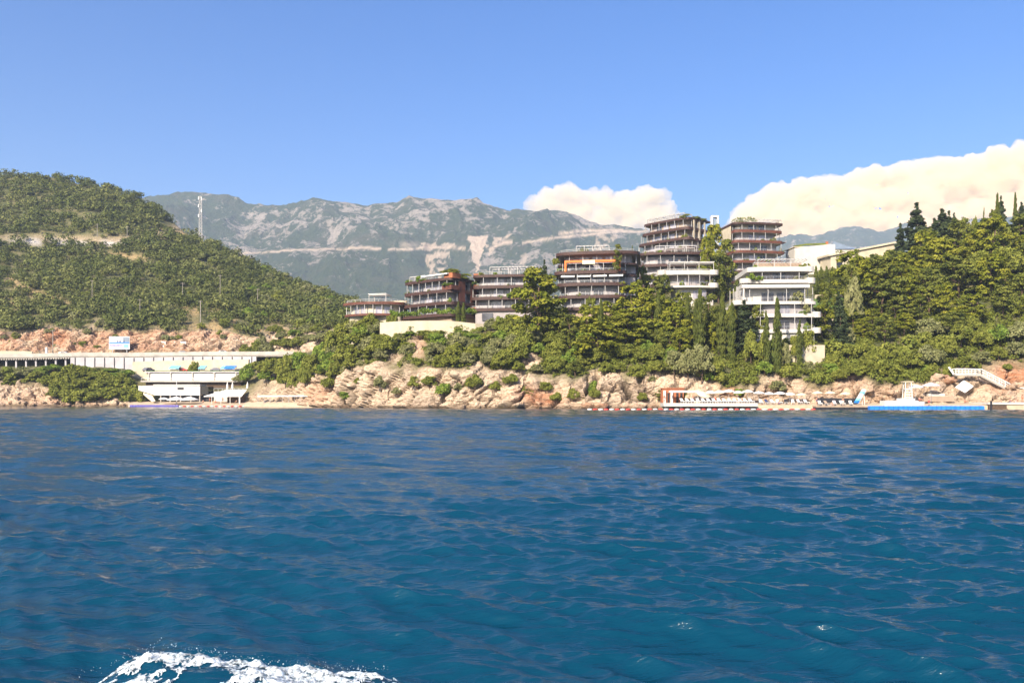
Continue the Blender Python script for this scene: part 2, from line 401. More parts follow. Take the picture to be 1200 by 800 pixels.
for (a, b, c, d, s) in ((632, 465, 26, 10, .8), (372, 462, 16, 12, .5), (1188, 440, 26, 16, .9), (855, 455, 10, 8, .7), (905, 458, 12, 8, .35), (65, 395, 18, 10, .8), (1000, 450, 60, 20, .25), (500, 408, 16, 22, .35), (190, 396, 70, 14, .35), (40, 470, 40, 10, .25)):
    ora = np.maximum(ora, s * np.clip(poly_patch(a, b, c, d) * 1.3, 0, 1))
GX, GY, GZ = V[..., 0].copy(), V[..., 1].copy(), V[..., 2].copy()
GYs = np.maximum.accumulate(GY, axis=0)
def ground(px, D):
    j = (px - P_W) / (P_N - P_W) * (NC - 1); j0 = int(np.clip(np.floor(j), 0, NC - 2)); f = j - j0
    a = np.interp(D, GYs[:, j0], GZ[:, j0]); b = np.interp(D, GYs[:, j0 + 1], GZ[:, j0 + 1])
    return float(a * (1 - f) + b * f)
def patch_at(px, py):
    """bare ground mask near an image position on the hill (nearest terrain column)"""
    j = int(np.clip(round((px - P_W) / (P_N - P_W) * (NC - 1)), 0, NC - 1))
    i = 108 + int(np.argmin(np.abs(PYg[108:199, j] - py)))
    return max(trk[i, j], cut[i, j] * 1.2, hroad[i, j], rock[i, j])

def rockmat():
    m, nt, out = newmat('coast_ground')
    p = N(nt, 'ShaderNodeBsdfPrincipled', Roughness=0.9); p.inputs['Specular IOR Level'].default_value = 0.15
    A = lambda n: N(nt, 'ShaderNodeAttribute', attribute_name=n).outputs['Fac']
    big = noise_tex(nt, 0.16, 5); fine = noise_tex(nt, 1.3, 8, 0.65); strat = noise_tex(nt, 0.9, 6, 0.6, scl=(0.45, 0.45, 2.2), dist=0.6)
    rc = mixc(nt, ramp(nt, big, 0.38, 0.62), (0.63, 0.475, 0.33), (0.43, 0.325, 0.235))
    rc = mixc(nt, ramp(nt, strat, 0.45, 0.72), rc, (0.66, 0.52, 0.375))
    rc = mixc(nt, ramp(nt, fine, 0.54, 0.68), rc, (0.26, 0.175, 0.12))
    orc = mixc(nt, ramp(nt, strat, 0.4, 0.65), (0.46, 0.185, 0.085), (0.54, 0.31, 0.19))
    rc = mixc(nt, A('ora'), rc, orc)
    rc = mixc(nt, A('crk'), rc, (0.115, 0.085, 0.06))  # crevice shade put into the rock colour, together with dark crack stain
    sc = mixc(nt, ramp(nt, big, 0.4, 0.6), (0.085, 0.095, 0.036), (0.17, 0.15, 0.068))
    sc = mixc(nt, ramp(nt, fine, 0.58, 0.7), sc, (0.32, 0.27, 0.18))
    c = mixc(nt, A('rock'), sc, rc)
    c = mixc(nt, A('trk'), c, mixc(nt, ramp(nt, fine, 0.4, 0.6), (0.40, 0.26, 0.12), (0.36, 0.29, 0.15)))
    c = mixc(nt, A('cut'), c, mixc(nt, ramp(nt, fine, 0.42, 0.6), (0.46, 0.35, 0.23), (0.26, 0.21, 0.12)))
    c = mixc(nt, A('hroad'), c, (0.50, 0.46, 0.42))
    # wet tide stain just above the water
    ge = N(nt, 'ShaderNodeNewGeometry'); sp = N(nt, 'ShaderNodeSeparateXYZ'); nt.links.new(ge.outputs['Position'], sp.inputs[0])
    mr = ramp(nt, sp.outputs[2], 1.1, 0.35); ad = N(nt, 'ShaderNodeMath', operation='MULTIPLY'); nt.links.new(mr, ad.inputs[0]); ad.inputs[1].default_value = 0.75
    c = mixc(nt, ad.outputs[0], c, (0.13, 0.085, 0.05))
    nt.links.new(c, p.inputs['Base Color'])
    b1 = N(nt, 'ShaderNodeBump', Strength=1.0, Distance=0.8); nt.links.new(fine, b1.inputs['Height'])
    b2 = N(nt, 'ShaderNodeBump', Strength=0.9, Distance=0.7); nt.links.new(strat, b2.inputs['Height']); nt.links.new(b1.outputs[0], b2.inputs['Normal'])
    nt.links.new(b2.outputs[0], p.inputs['Normal']); nt.links.new(p.outputs[0], out.inputs[0]); return m
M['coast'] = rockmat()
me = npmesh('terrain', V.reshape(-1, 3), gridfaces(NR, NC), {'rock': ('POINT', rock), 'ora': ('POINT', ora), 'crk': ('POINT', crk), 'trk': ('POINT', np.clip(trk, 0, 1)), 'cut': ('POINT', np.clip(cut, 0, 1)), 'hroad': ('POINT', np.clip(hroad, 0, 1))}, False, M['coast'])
# smooth shade the soil, leave the crags faceted
fl = (rock[:-1, :-1] < 0.3).ravel(); me.polygons.foreach_set('use_smooth', fl)
tag(link(bpy.data.objects.new('terrain', me)), 'rocky coast with bare cliffs and a scrub covered hill', None, None, 'structure')

# ================================================================== FAR MOUNTAINS
def mountains(name, label, cols, step, ctrl, rws, seed, scars, mat):
    mpx = np.arange(cols[0], cols[1] + 1, step); ks = sorted(ctrl); kk = len(ctrl[ks[0]])
    mD = np.stack([smooth1(np.interp(mpx, ks, [ctrl[k][i][0] for k in ks]), 13) for i in range(kk)])
    mZ = np.stack([smooth1(np.interp(mpx, ks, [zat(ctrl[k][i][1], ctrl[k][i][0]) for k in ks]), 7) for i in range(kk)])
    t, sg = [], []
    for i, n in enumerate(rws):
        for j in range(n): t.append(j / n); sg.append(i)
    t.append(1.0); sg.append(len(rws) - 1); t = np.array(t)[:, None]; sg = np.array(sg)
    D = mD[sg] * (1 - t) + mD[sg + 1] * t; Z = mZ[sg] * (1 - t) + mZ[sg + 1] * t
    for _ in range(6): Z[1:-1] = (Z[:-2] + 2 * Z[1:-1] + Z[2:]) / 4
    px = np.broadcast_to(mpx[None], D.shape); X = xat(px, D)
    lv = sg[:, None] + t + 0 * D; fade = sstep(0, 0.6, lv) * (1 - 0.55 * sstep(kk - 2.5, kk - 2, lv))
    wx = X + 60 * fbm(X / 300, D / 300, Z * 0, 3, seed + 40)
    dz = 62 * (ridged(wx / 420, D / 900, Z * 0, 5, seed) - 0.9) + 20 * fbm(X / 90, D / 120, Z / 90, 4, seed + 9)
    f1, f2, cid = worley(X / 55, D / 60, Z / 38, seed + 20)
    dz = dz * fade * 0.8
    Z2 = Z + dz + 9 * (cid - .5) * fade
    py0 = HZ - (Z2 - CAMH) * F0 / D
    # bare limestone: patches, crags and vertical ribs
    bare = fbm(X / 260, D / 260, Z / 150, 5, seed + 60, 0.6) * 0.55 + 0.55 * fbm(X / 34, D / 50, Z / 16, 4, seed + 65, .65) + 0.28 * (cid - 0.5) + 0.22 * ridged(X / 45, D / 200, Z / 70, 3, seed + 70) - 0.2 - 0.55 * sstep(330, 150, px) * sstep(262, 240, py0) - 0.25 * sstep(300, 330, py0)
    sc = scars(px, py0, X, Z)
    me = npmesh(name, np.stack([X, D, Z2], -1).reshape(-1, 3), gridfaces(*D.shape), {'bare': ('POINT', bare), 'scar': ('POINT', sc)}, True, mat)
    return tag(link(bpy.data.objects.new(name, me)), label, None, None, 'structure')

def mountmat():
    m, nt, out = newmat('mountain_ground')
    p = N(nt, 'ShaderNodeBsdfPrincipled', Roughness=0.95); p.inputs['Specular IOR Level'].default_value = 0.1
    A = lambda n: N(nt, 'ShaderNodeAttribute', attribute_name=n).outputs['Fac']
    big = noise_tex(nt, 0.012, 6, 0.62); fine = noise_tex(nt, 0.085, 10, 0.76)
    veg = mixc(nt, ramp(nt, fine, 0.4, 0.62), (0.032, 0.058, 0.022), (0.076, 0.094, 0.036))
    veg = mixc(nt, ramp(nt, big, 0.52, 0.66), veg, (0.085, 0.088, 0.048))
    rk = mixc(nt, ramp(nt, fine, 0.38, 0.62), (0.50, 0.43, 0.355), (0.26, 0.22, 0.18))
    ad = N(nt, 'ShaderNodeMath', operation='ADD'); nt.links.new(A('bare'), ad.inputs[0])
    m2 = N(nt, 'ShaderNodeMath', operation='MULTIPLY_ADD'); nt.links.new(fine, m2.inputs[0]); m2.inputs[1].default_value = 4.2; m2.inputs[2].default_value = -2.1
    nt.links.new(m2.outputs[0], ad.inputs[1])
    c = mixc(nt, ramp(nt, ad.outputs[0], 0.12, 0.46), veg, rk)
    c = mixc(nt, A('scar'), c, mixc(nt, ramp(nt, fine, 0.35, 0.65), (0.78, 0.62, 0.46), (0.58, 0.43, 0.31)))
    nt.links.new(c, p.inputs['Base Color'])
    b = N(nt, 'ShaderNodeBump', Strength=1.0, Distance=22.0); nt.links.new(fine, b.inputs['Height'])
    nt.links.new(b.outputs[0], p.inputs['Normal']); nt.links.new(p.outputs[0], out.inputs[0]); return m
M['mount'] = mountmat()

def scars_main(px, py, X, Z):
    s = np.zeros(px.shape)
    j = 2.0 * fbm(px / 9, py / 5, px * 0, 3, 311)
    for xs, ys, w in (([262, 300, 345, 385, 410], [299, 296, 293, 292, 292], 1.0), ([408, 430, 447], [291, 291, 291], 1.6), ([455, 480, 498, 530, 545], [293, 292, 290, 290, 291], 1.5),
                      ([575, 590, 601], [291, 284, 284], 2.0), ([612, 650, 690, 720, 760], [284, 279, 275, 272, 271], 1.5), ([655, 690, 730], [274, 270, 270], 2.0)):
        m = (px >= xs[0]) & (px <= xs[-1]); s = np.maximum(s, m * np.exp(-((py + j * .4 - np.interp(px, xs, ys)) / w) ** 2))
    brk = sstep(-0.25, 0.2, fbm(px / 5, py / 4, px * 0, 4, 321))
    tri = lambda x0, x1, yt, xb, yb: (py > yt + np.abs(j)) * (py < yb) * (px + j > x0 + (xb - x0) * (py - yt) / (yb - yt)) * (px + j < x1 + (xb - x1) * (py - yt) / (yb - yt))
    s = np.maximum(s, 0.95 * tri(548, 573, 276, 558, 322)); s = np.maximum(s, 0.75 * brk * tri(492, 532, 284, 512, 345))
    s = np.maximum(s, 0.8 * brk * tri(568, 600, 274, 572, 300)); s = np.maximum(s, 0.5 * brk * tri(398, 404, 292, 402, 303))
    s = np.maximum(s, 0.6 * brk * tri(700, 728, 274, 690, 305)); s = np.maximum(s, 0.5 * brk * tri(605, 620, 296, 612, 318))
    s = np.maximum(s, 0.55 * brk * np.exp(-(((px - 478) / 14) ** 2 + ((py - 287) / 4) ** 2)))
    return np.clip(s, 0, 1)
def mkey(ridge_py, D=3000, mid=292, lowpy=340): return [(1500, 452), (1900, 400), (2250, lowpy), (2500, mid), (D, ridge_py), (D + 700, ridge_py + 60)]
mc = {}
for px, py in ((-500, 300), (-100, 260), (100, 232), (138, 224), (180, 222), (230, 221), (262, 222), (290, 229), (330, 229), (372, 226), (400, 230), (432, 233), (470, 229), (520, 226), (546, 228), (570, 238), (592, 244), (640, 247), (690, 251), (725, 255), (760, 266), (800, 278), (850, 292), (950, 312), (1100, 330), (1700, 380)):
    mc[px] = mkey(py, 3000, max(292, py + 18), max(340, py + 40))
mountains('mountains', 'hazy limestone mountains with a pale road cut across their slopes', (-500, 1700), 1.25, mc, [10, 16, 44, 90, 8], 500, scars_main, M['mount'])
mr_ = {}
for px, py in ((780, 330), (860, 300), (900, 281), (925, 277), (950, 274), (975, 265), (1000, 262), (1012, 264), (1030, 268), (1050, 264), (1075, 261), (1110, 258), (1140, 250), (1180, 243), (1250, 236), (1500, 250), (1700, 300)):
    mr_[px] = [(3700, 440), (3800, 360), (3900, 310), (4000, max(290, py + 14)), (4300, py), (4600, py + 60)]
mountains('mountains', 'far blue grey mountain ridge behind the pine wood', (780, 1700), 1.5, mr_, [6, 10, 20, 60, 6], 800, lambda px, py, X, Z: px * 0.0, M['mount'])
# ================================================================== SEA
rng = np.random.default_rng(7)
NW = 96
lam = np.exp(rng.uniform(np.log(0.13), np.log(7.0), NW))
ang = R(250) + rng.normal(0, 0.40, NW)          # wind chop travelling towards the camera and a little to the left
kx, ky = 2 * np.pi / lam * np.cos(ang), 2 * np.pi / lam * np.sin(ang)
ph = rng.uniform(0, 2 * np.pi, NW)
amp = 0.044 * lam / (2 * np.pi) * np.where(lam > 1.6, 0.40, np.where(lam < 0.55, 1.45, 0.95))
CREST = ([85, 120, 150, 175, 200, 240, 300, 360, 400, 450, 520], [816, 798, 780, 773, 772, 775, 781, 787, 792, 799, 815])
def bowwave(x, y):
    """the mound of water pushed up beside the boat"""
    px = 600 + x * F0 / 6.5
    h = np.clip(2 - (np.interp(px, *CREST) - HZ) / F0 * 6.5, -0.1, 1) * sstep(60, 150, px)
    return np.clip(h + 0.10, 0, 1) * np.exp(-((y - 6.40 + 0.10 * np.sin(x * 3)) / np.where(y > 6.4, 0.20, 0.42)) ** 2)
def waves(x, y, sp):
    X = x.astype(np.float32).copy(); Y = y.astype(np.float32).copy(); Z = np.zeros_like(X)
    gust = (1 + 0.5 * fbm(x / 22, y / 34, x * 0, 3, 401)).astype(np.float32)
    for i in range(NW):
        f = np.clip((lam[i] / sp - 2.2) / 2.0, 0, 1).astype(np.float32)
        if f.max() <= 0: continue
        p = (kx[i] * x + ky[i] * y + ph[i]).astype(np.float32); a = (amp[i] * f * (gust if lam[i] < 2.5 else 1)).astype(np.float32)
        c = np.cos(p); s = np.sin(p)
        Z += a * c; X -= 0.6 * a * np.cos(ang[i]).astype(np.float32) * s; Y -= 0.6 * a * np.sin(ang[i]).astype(np.float32) * s
    return X, Y, Z
rr = [3.0]
while rr[-1] < 330:
    r = rr[-1]; rr.append(r + min(max(r * r / 2100 * 0.55, 0.014), 0.20 if r < 110 else 0.4) if r < 230 else r * 1.02)
rr = np.array([0.4, 1.2, 2.0] + rr + list(330 * np.exp(np.linspace(0.1, math.log(4000 / 330), 16))))
da = np.concatenate([np.linspace(-180, -60, 22)[:-1], np.linspace(-60, -36, 140)[:-1], np.linspace(-36, 36, 720), np.linspace(36, 60, 140)[1:], np.linspace(60, 180, 22)[1:]])
A, RR_ = np.meshgrid(np.radians(da), rr)
gx, gy = RR_ * np.sin(A), RR_ * np.cos(A)
drr = np.gradient(rr)[:, None] * np.ones_like(A); dda = np.gradient(np.radians(da))[None] * RR_
spc = np.maximum(drr * 0.9, dda)
wx, wy, wz = waves(gx, gy, spc)
calm = 1 - sstep(260, 330, RR_)
wz = wz * calm + bowwave(gx, gy)
def watermat():
    m, nt, out = newmat('sea_water')
    p = N(nt, 'ShaderNodeBsdfPrincipled', Roughness=0.08, IOR=1.333)
    nz = noise_tex(nt, 0.05, 3, scl=(1, 0.5, 1))
    nt.links.new(mixc(nt, ramp(nt, nz, 0.35, 0.65), (0.0018, 0.040, 0.075), (0.0011, 0.028, 0.055)), p.inputs['Base Color'])
    a = noise_tex(nt, 3.2, 5, 0.6, scl=(0.42, 1.5, 1)); b = noise_tex(nt, 13.0, 4, 0.6, scl=(0.5, 1.5, 1))
    b1 = N(nt, 'ShaderNodeBump', Strength=1.0, Distance=0.040); nt.links.new(a, b1.inputs['Height'])
    b2 = N(nt, 'ShaderNodeBump', Strength=0.9, Distance=0.010); nt.links.new(b, b2.inputs['Height']); nt.links.new(b1.outputs[0], b2.inputs['Normal'])
    nt.links.new(b2.outputs[0], p.inputs['Normal']); nt.links.new(p.outputs[0], out.inputs[0]); return m
M['sea'] = watermat()
nr, nc = gx.shape
Fs = gridfaces(nr, nc)
me = npmesh('sea', np.stack([wx, wy, wz], -1).reshape(-1, 3), Fs[:, ::-1], None, True, M['sea'])
tag(link(bpy.data.objects.new('sea', me)), 'deep blue choppy sea', None, None, 'structure')

# foam of the boat's wake: a torn lacy sheet over the mound plus spray
fx, fy = np.meshgrid(np.arange(-3.45, -0.35, 0.008), np.arange(5.6, 6.85, 0.008))
sx_, sy_, sz_ = waves(fx, fy, np.full(fx.shape, 0.014))
bw = bowwave(fx, fy); sz_ = sz_ + bw
n1 = fbm(fx / 0.30, fy / 0.20, fx * 0, 4, 601, 0.6); n2 = ridged(fx / 0.16 + n1 * .8, fy / 0.11 + n1 * .4, fx * 0, 5, 611)
pxf = 600 + fx * F0 / 6.5
cov = sstep(85, 150, pxf) * sstep(0.02, 0.10, bw) * (0.30 + 0.45 * sstep(160, 360, pxf) + 0.35 * np.exp(-((fy - 6.42) / 0.10) ** 2))
thr = n2 * 0.62 + n1 * 0.42 + cov * 1.5
lump = np.clip(thr - 0.5 * (1 - sstep(75, 125, pxf)) - 0.80, 0, 1.0)
sz_ = sz_ + 0.006 + 0.016 * lump + 0.024 * np.clip(fbm(fx / 0.09, fy / 0.07, fx * 0, 4, 621, .5), -.3, 1) * sstep(0.1, 0.5, lump) - 0.02 * (lump <= 0)
keep = (lump > 0.0) & (bw > 0.012)
Ff = gridfaces(*fx.shape); kf = keep.ravel()[Ff].all(axis=1); Ff = Ff[kf]
used = np.unique(Ff); remap = np.zeros(fx.size, dtype=np.int64); remap[used] = np.arange(len(used))
Vf = np.stack([sx_, sy_, sz_], -1).reshape(-1, 3)[used]
Fq = remap[Ff]
def foammat():
    m, nt, out = newmat('sea_foam')
    p = N(nt, 'ShaderNodeBsdfPrincipled', Roughness=0.55); p.inputs['Base Color'].default_value = (0.82, 0.86, 0.88, 1)
    p.inputs['Subsurface Weight'].default_value = 0.0
    a = noise_tex(nt, 45, 4, 0.6); nt.links.new(mixc(nt, ramp(nt, a, 0.3, 0.55), (0.40, 0.52, 0.60), (0.72, 0.76, 0.78)), p.inputs['Base Color'])
    b1 = N(nt, 'ShaderNodeBump', Strength=0.7, Distance=0.02); nt.links.new(a, b1.inputs['Height']); nt.links.new(b1.outputs[0], p.inputs['Normal'])
    # thin places of the foam let the water through: bubbles and holes
    h = noise_tex(nt, 32, 6, 0.62); h2 = noise_tex(nt, 9, 5, 0.65, dist=1.2); s_ = N(nt, 'ShaderNodeMath', operation='ADD'); nt.links.new(h, s_.inputs[0]); nt.links.new(h2, s_.inputs[1])
    tr = N(nt, 'ShaderNodeBsdfTransparent'); mx = N(nt, 'ShaderNodeMixShader'); nt.links.new(ramp(nt, s_.outputs[0], 0.80, 1.12), mx.inputs[0]); nt.links.new(tr.outputs[0], mx.inputs[1]); nt.links.new(p.outputs[0], mx.inputs[2])
    nt.links.new(mx.outputs[0], out.inputs[0]); return m
M['foam'] = foammat()
# spray drops thrown up from the crest (tiny octahedra)
nd = 600
dx = rng.uniform(-3.2, -0.9, nd); dpx = 600 + dx * F0 / 6.5
dy = rng.normal(6.45, 0.10, nd); dh = rng.exponential(0.016, nd) - 0.004
dz = bowwave(dx, dy) * 1.0 + dh
ok = (rng.uniform(0, 1, nd) < 0.25 + 0.75 * sstep(110, 200, dpx)) & (bowwave(dx, dy) > 0.03)
dx, dy, dz = dx[ok], dy[ok], dz[ok]; rd = 0.0012 + rng.exponential(0.0012, len(dx))
oc = np.array([(1,0,0),(0,1,0),(-1,0,0),(0,-1,0),(0,0,1),(0,0,-1)], float)
ofc = np.array([(0,1,4,4),(1,2,4,4),(2,3,4,4),(3,0,4,4),(1,0,5,5),(2,1,5,5),(3,2,5,5),(0,3,5,5)])[:, :3]
Vd = (np.stack([dx, dy, dz], -1)[:, None, :] + oc[None] * rd[:, None, None]).reshape(-1, 3)
Fd = (ofc[None] + 6 * np.arange(len(dx))[:, None, None]).reshape(-1, 3)
Ft = np.concatenate([Fq[:, [0, 1, 2]], Fq[:, [0, 2, 3]]])
me = npmesh('foam', np.concatenate([Vf, Vd]), np.concatenate([Ft, Fd + len(Vf)]), None, True, M['foam'])
tag(link(bpy.data.objects.new('foam', me)), 'white foam and spray of the boat wake on the dark blue water', 'foam', None, 'stuff')
# ================================================================== TREES AND SHRUBS
def leaves(centers, radii, per, size, rng, shell=0.72, up=0.25, elong=1.0, flat=1.0, jit=.5):
    """leaf tufts (quads) spread over and through a set of clumps"""
    C = np.repeat(centers, per, axis=0); Rd = np.repeat(radii, per, axis=0); n = len(C)
    d = rng.normal(0, 1, (n, 3)); d /= np.linalg.norm(d, axis=1, keepdims=True)
    d[:, 2] = np.where(d[:, 2] < -0.35, -d[:, 2], d[:, 2])
    rr = np.where(rng.uniform(0, 1, n) < shell, rng.uniform(0.82, 1.08, n), rng.uniform(0.3, 0.85, n))
    P = C + d * Rd * rr[:, None]
    nn = d * 0.9 + rng.normal(0, jit, (n, 3)); nn[:, 2] += up
    nn /= np.linalg.norm(nn, axis=1, keepdims=True)
    t = np.cross(nn, rng.normal(0, 1, (n, 3))); t /= np.linalg.norm(t, axis=1, keepdims=True) + 1e-9
    if elong > 1: t = t * 0.35 + np.array([0, 0, 1.0]); t /= np.linalg.norm(t, axis=1, keepdims=True)
    b = np.cross(nn, t); b /= np.linalg.norm(b, axis=1, keepdims=True) + 1e-9
    s = size * rng.uniform(0.55, 1.35, n)[:, None]
    a1, b1 = t * s * elong, b * s * flat
    Vv = np.stack([P - a1, P + b1 * 0.62 - nn * s * .12, P + a1, P - b1 * 0.62 - nn * s * .12], 1).reshape(-1, 3)
    ct = np.repeat(rng.uniform(0, 0.6, len(centers)), per)
    tone = np.clip(ct + rng.uniform(-0.15, 0.5, n), 0, 1)
    return Vv, np.arange(4 * n).reshape(n, 4), tone
def crownmesh(name, parts, mat):
    Vs, Fs_, T = [], [], []; b = 0
    for v, f, t in parts: Vs.append(v); Fs_.append(f + b); T.append(t); b += len(v)
    return npmesh(name, np.concatenate(Vs), np.concatenate(Fs_), {'tone': ('FACE', np.concatenate(T))}, False, mat)

def trunkmesh(h, r, limbs, rng, lean=0.4):
    mb = MB(); x, y = rng.normal(0, lean, 2)
    pts = [Vector((x * t * t, y * t * t, h * t - 0.6)) for t in (0, .25, .5, .75, 1)]
    mb.tube(pts, [r * (1.25 - .85 * t) for t in (0, .25, .5, .75, 1)], 7)
    for c in limbs:
        t = rng.uniform(0.45, 0.85); q = Vector((x * t * t, y * t * t, h * t - 0.6)); c = Vector(c)
        mid = q.lerp(c, 0.5) + Vector((0, 0, 0.35))
        mb.tube([q, mid, c], [r * .42, r * .28, r * .10], 5)
    me = bpy.data.meshes.new('trunk'); me.from_pydata(mb.v, [], mb.f); me.update()
    me.polygons.foreach_set('use_smooth', np.ones(len(me.polygons), dtype=bool)); me.materials.append(M['bark']); return me

def pine(rng):                    # spreading Aleppo pine, 12 m, 9 m across
    C, Rr = [], []
    for i in range(46):
        a = rng.uniform(0, 2 * math.pi); t = rng.uniform(0, 1) ** .8
        w = 4.0 * math.sqrt(max(.03, 1 - ((t - .36) / .68) ** 2))
        q = rng.uniform(.35, 1) ** .6; z = 2.2 + 9.0 * t + rng.normal(0, .3); r = w * q
        C.append((r * math.cos(a), r * math.sin(a), z)); k = rng.uniform(0.8, 1.5); Rr.append((k, k, k * rng.uniform(.48, .68)))
    C, Rr = np.array(C), np.array(Rr)
    return crownmesh('crown', [leaves(C, Rr, 105, 0.29, rng, up=0.5), leaves(C * [1.04, 1.04, 1.0] + rng.normal(0, .5, C.shape), Rr * .55, 26, 0.26, rng, up=.5)], M['pineleaf']), trunkmesh(9.5, .26, C[rng.permutation(len(C))[:9]], rng, .9), (9.6, 11.9)
def oak(rng):                     # round evergreen broadleaf, 6 m
    C, Rr = [], []
    for i in range(42):
        d = rng.normal(0, 1, 3); d /= np.linalg.norm(d); d[2] = abs(d[2]) * 1.0 - (0.25 if rng.uniform() < .35 else 0)
        q = rng.uniform(.55, .95); C.append((d[0] * 2.9 * q, d[1] * 2.9 * q, 2.2 + d[2] * 3.0 * q)); k = rng.uniform(.65, 1.25); Rr.append((k, k, k * .85))
    C, Rr = np.array(C), np.array(Rr)
    return crownmesh('crown', [leaves(C, Rr, 85, 0.25, rng), leaves(C * 1.06 + rng.normal(0, .3, C.shape), Rr * .45, 20, .22, rng)], M['oakleaf']), trunkmesh(3.6, .2, C[rng.permutation(len(C))[:5]], rng, .4), (7.3, 6.0)
def bush(rng):                    # irregular shrub, 3 m
    C, Rr = [], []
    for i in range(18):
        a = rng.uniform(0, 6.28); r = 1.55 * math.sqrt(rng.uniform(0, 1)); C.append((r * math.cos(a), r * math.sin(a), rng.uniform(.35, 2.3) * (1 - .25 * r))); k = rng.uniform(.45, .85); Rr.append((k, k, k * .8))
    return crownmesh('shrub', [leaves(np.array(C), np.array(Rr), 75, 0.20, rng)], M['greyleaf']), None, (4.0, 2.7)
def cypress(rng):                 # slim column, 12 m
    n = 46; z = np.linspace(.6, 11.6, n); t = (z - .3) / 11.7
    w = 0.95 * np.sin(np.clip(t, 0, 1) ** .62 * math.pi * .98) ** .75 + .05
    a = rng.uniform(0, 6.28, n); C = np.stack([np.cos(a) * w * .35, np.sin(a) * w * .35, z], -1); k = w * rng.uniform(.62, .95, n) + .05
    Rr = np.stack([k, k, k * 0 + .55], -1)
    return crownmesh('crown', [leaves(C, Rr, 60, 0.17, rng, up=.2, elong=1.9)], M['cypleaf']), trunkmesh(9, .16, [], rng, .05), (2.2, 12.2)
def conifer(rng):                 # ragged tiered dark conifer, 13 m
    C, Rr = [], []
    for i in range(17):
        z = 1.6 + i * .66; w = 2.9 * (1 - (z / 13.4) ** 1.1)
        for j in range(6 if i < 9 else 4):
            a = rng.uniform(0, 6.28); q = rng.uniform(.35, 1.0)
            C.append((math.cos(a) * w * q, math.sin(a) * w * q, z + rng.normal(0, .25) - q * .5)); k = .30 + .25 * w * rng.uniform(.5, 1); Rr.append((k, k, .25 + k * .22))
    C.append((0, 0, 12.6)); Rr.append((.16, .16, .7))
    return crownmesh('crown', [leaves(np.array(C), np.array(Rr) * [1.25, 1.25, 1.3], 44, 0.27, rng, up=.3)], M['conleaf']), trunkmesh(12.4, .2, [], rng, .1), (4.4, 13.2)
def tallleaf(rng):                # tall narrow evergreen with a ragged column of clumps, 14 m
    C, Rr = [], []
    for i in range(44):
        z = rng.uniform(1.5, 13); w = 2.0 * math.sin(min(1, (z + 1) / 15) * math.pi) ** .6; a = rng.uniform(0, 6.28); q = rng.uniform(.2, 1)
        C.append((math.cos(a) * w * q, math.sin(a) * w * q, z)); k = rng.uniform(.6, 1.15); Rr.append((k, k, k * 1.1))
    return crownmesh('crown', [leaves(np.array(C), np.array(Rr), 80, 0.24, rng)], M['pinedark']), trunkmesh(11, .26, C[:6], rng, .2), (5.2, 14.2)

SPEC = {}
for nm, fn, cnt in (('pine', pine, 5), ('oak', oak, 5), ('shrub', bush, 5), ('cypress', cypress, 3), ('conifer', conifer, 3), ('tallleaf', tallleaf, 2)):
    SPEC[nm] = [fn(np.random.default_rng(100 + 13 * i + len(nm))) for i in range(cnt)]
VARM = {'pine': 'pineleaf', 'pinedark': 'pinedark', 'oak': 'oakleaf', 'bright': 'brightleaf', 'grey': 'greyleaf', 'shrub': 'greyleaf', 'cypress': 'cypleaf', 'conifer': 'conleaf', 'tall': 'pinedark', 'low': 'oakleaf'}
BASE = {'pine': 'pine', 'pinedark': 'pine', 'oak': 'oak', 'bright': 'oak', 'grey': 'oak', 'shrub': 'shrub', 'cypress': 'cypress', 'conifer': 'conifer', 'tall': 'tallleaf', 'low': 'shrub'}
ONAME = {'pine': 'pine_tree', 'pinedark': 'pine_tree', 'oak': 'evergreen_oak', 'bright': 'leafy_tree', 'grey': 'olive_tree', 'shrub': 'shrub', 'cypress': 'cypress_tree', 'conifer': 'conifer_tree', 'tall': 'evergreen_tree', 'low': 'shrub'}
OCAT = {'shrub': 'shrub', 'low': 'shrub'}
ODESC = {'pine': ('bright olive green pine', 'bright olive green pines'), 'pinedark': ('dark green pine', 'dark green pines'), 'oak': ('round dark green tree', 'round dark green trees'), 'bright': ('bright green leafy tree', 'bright green leafy trees'),
         'grey': ('grey green round tree', 'grey green round trees'), 'shrub': ('grey green shrub', 'grey green shrubs'), 'cypress': ('slim dark cypress', 'slim dark cypresses'), 'conifer': ('pointed dark conifer', 'pointed dark conifers'),
         'tall': ('tall narrow dark evergreen', 'tall narrow dark evergreens'), 'low': ('dark green shrub', 'dark green shrubs')}
_mc = {}
def variant(me, mat):
    k = (me.name, mat)
    if k not in _mc:
        c = me.copy(); c.materials.clear(); c.materials.append(M[mat]); c.name = me.name.split('.')[0]; _mc[k] = c
    return _mc[k]
trng = random.Random(5)
PLANTS = []            # (object, species, px, py) for the labels
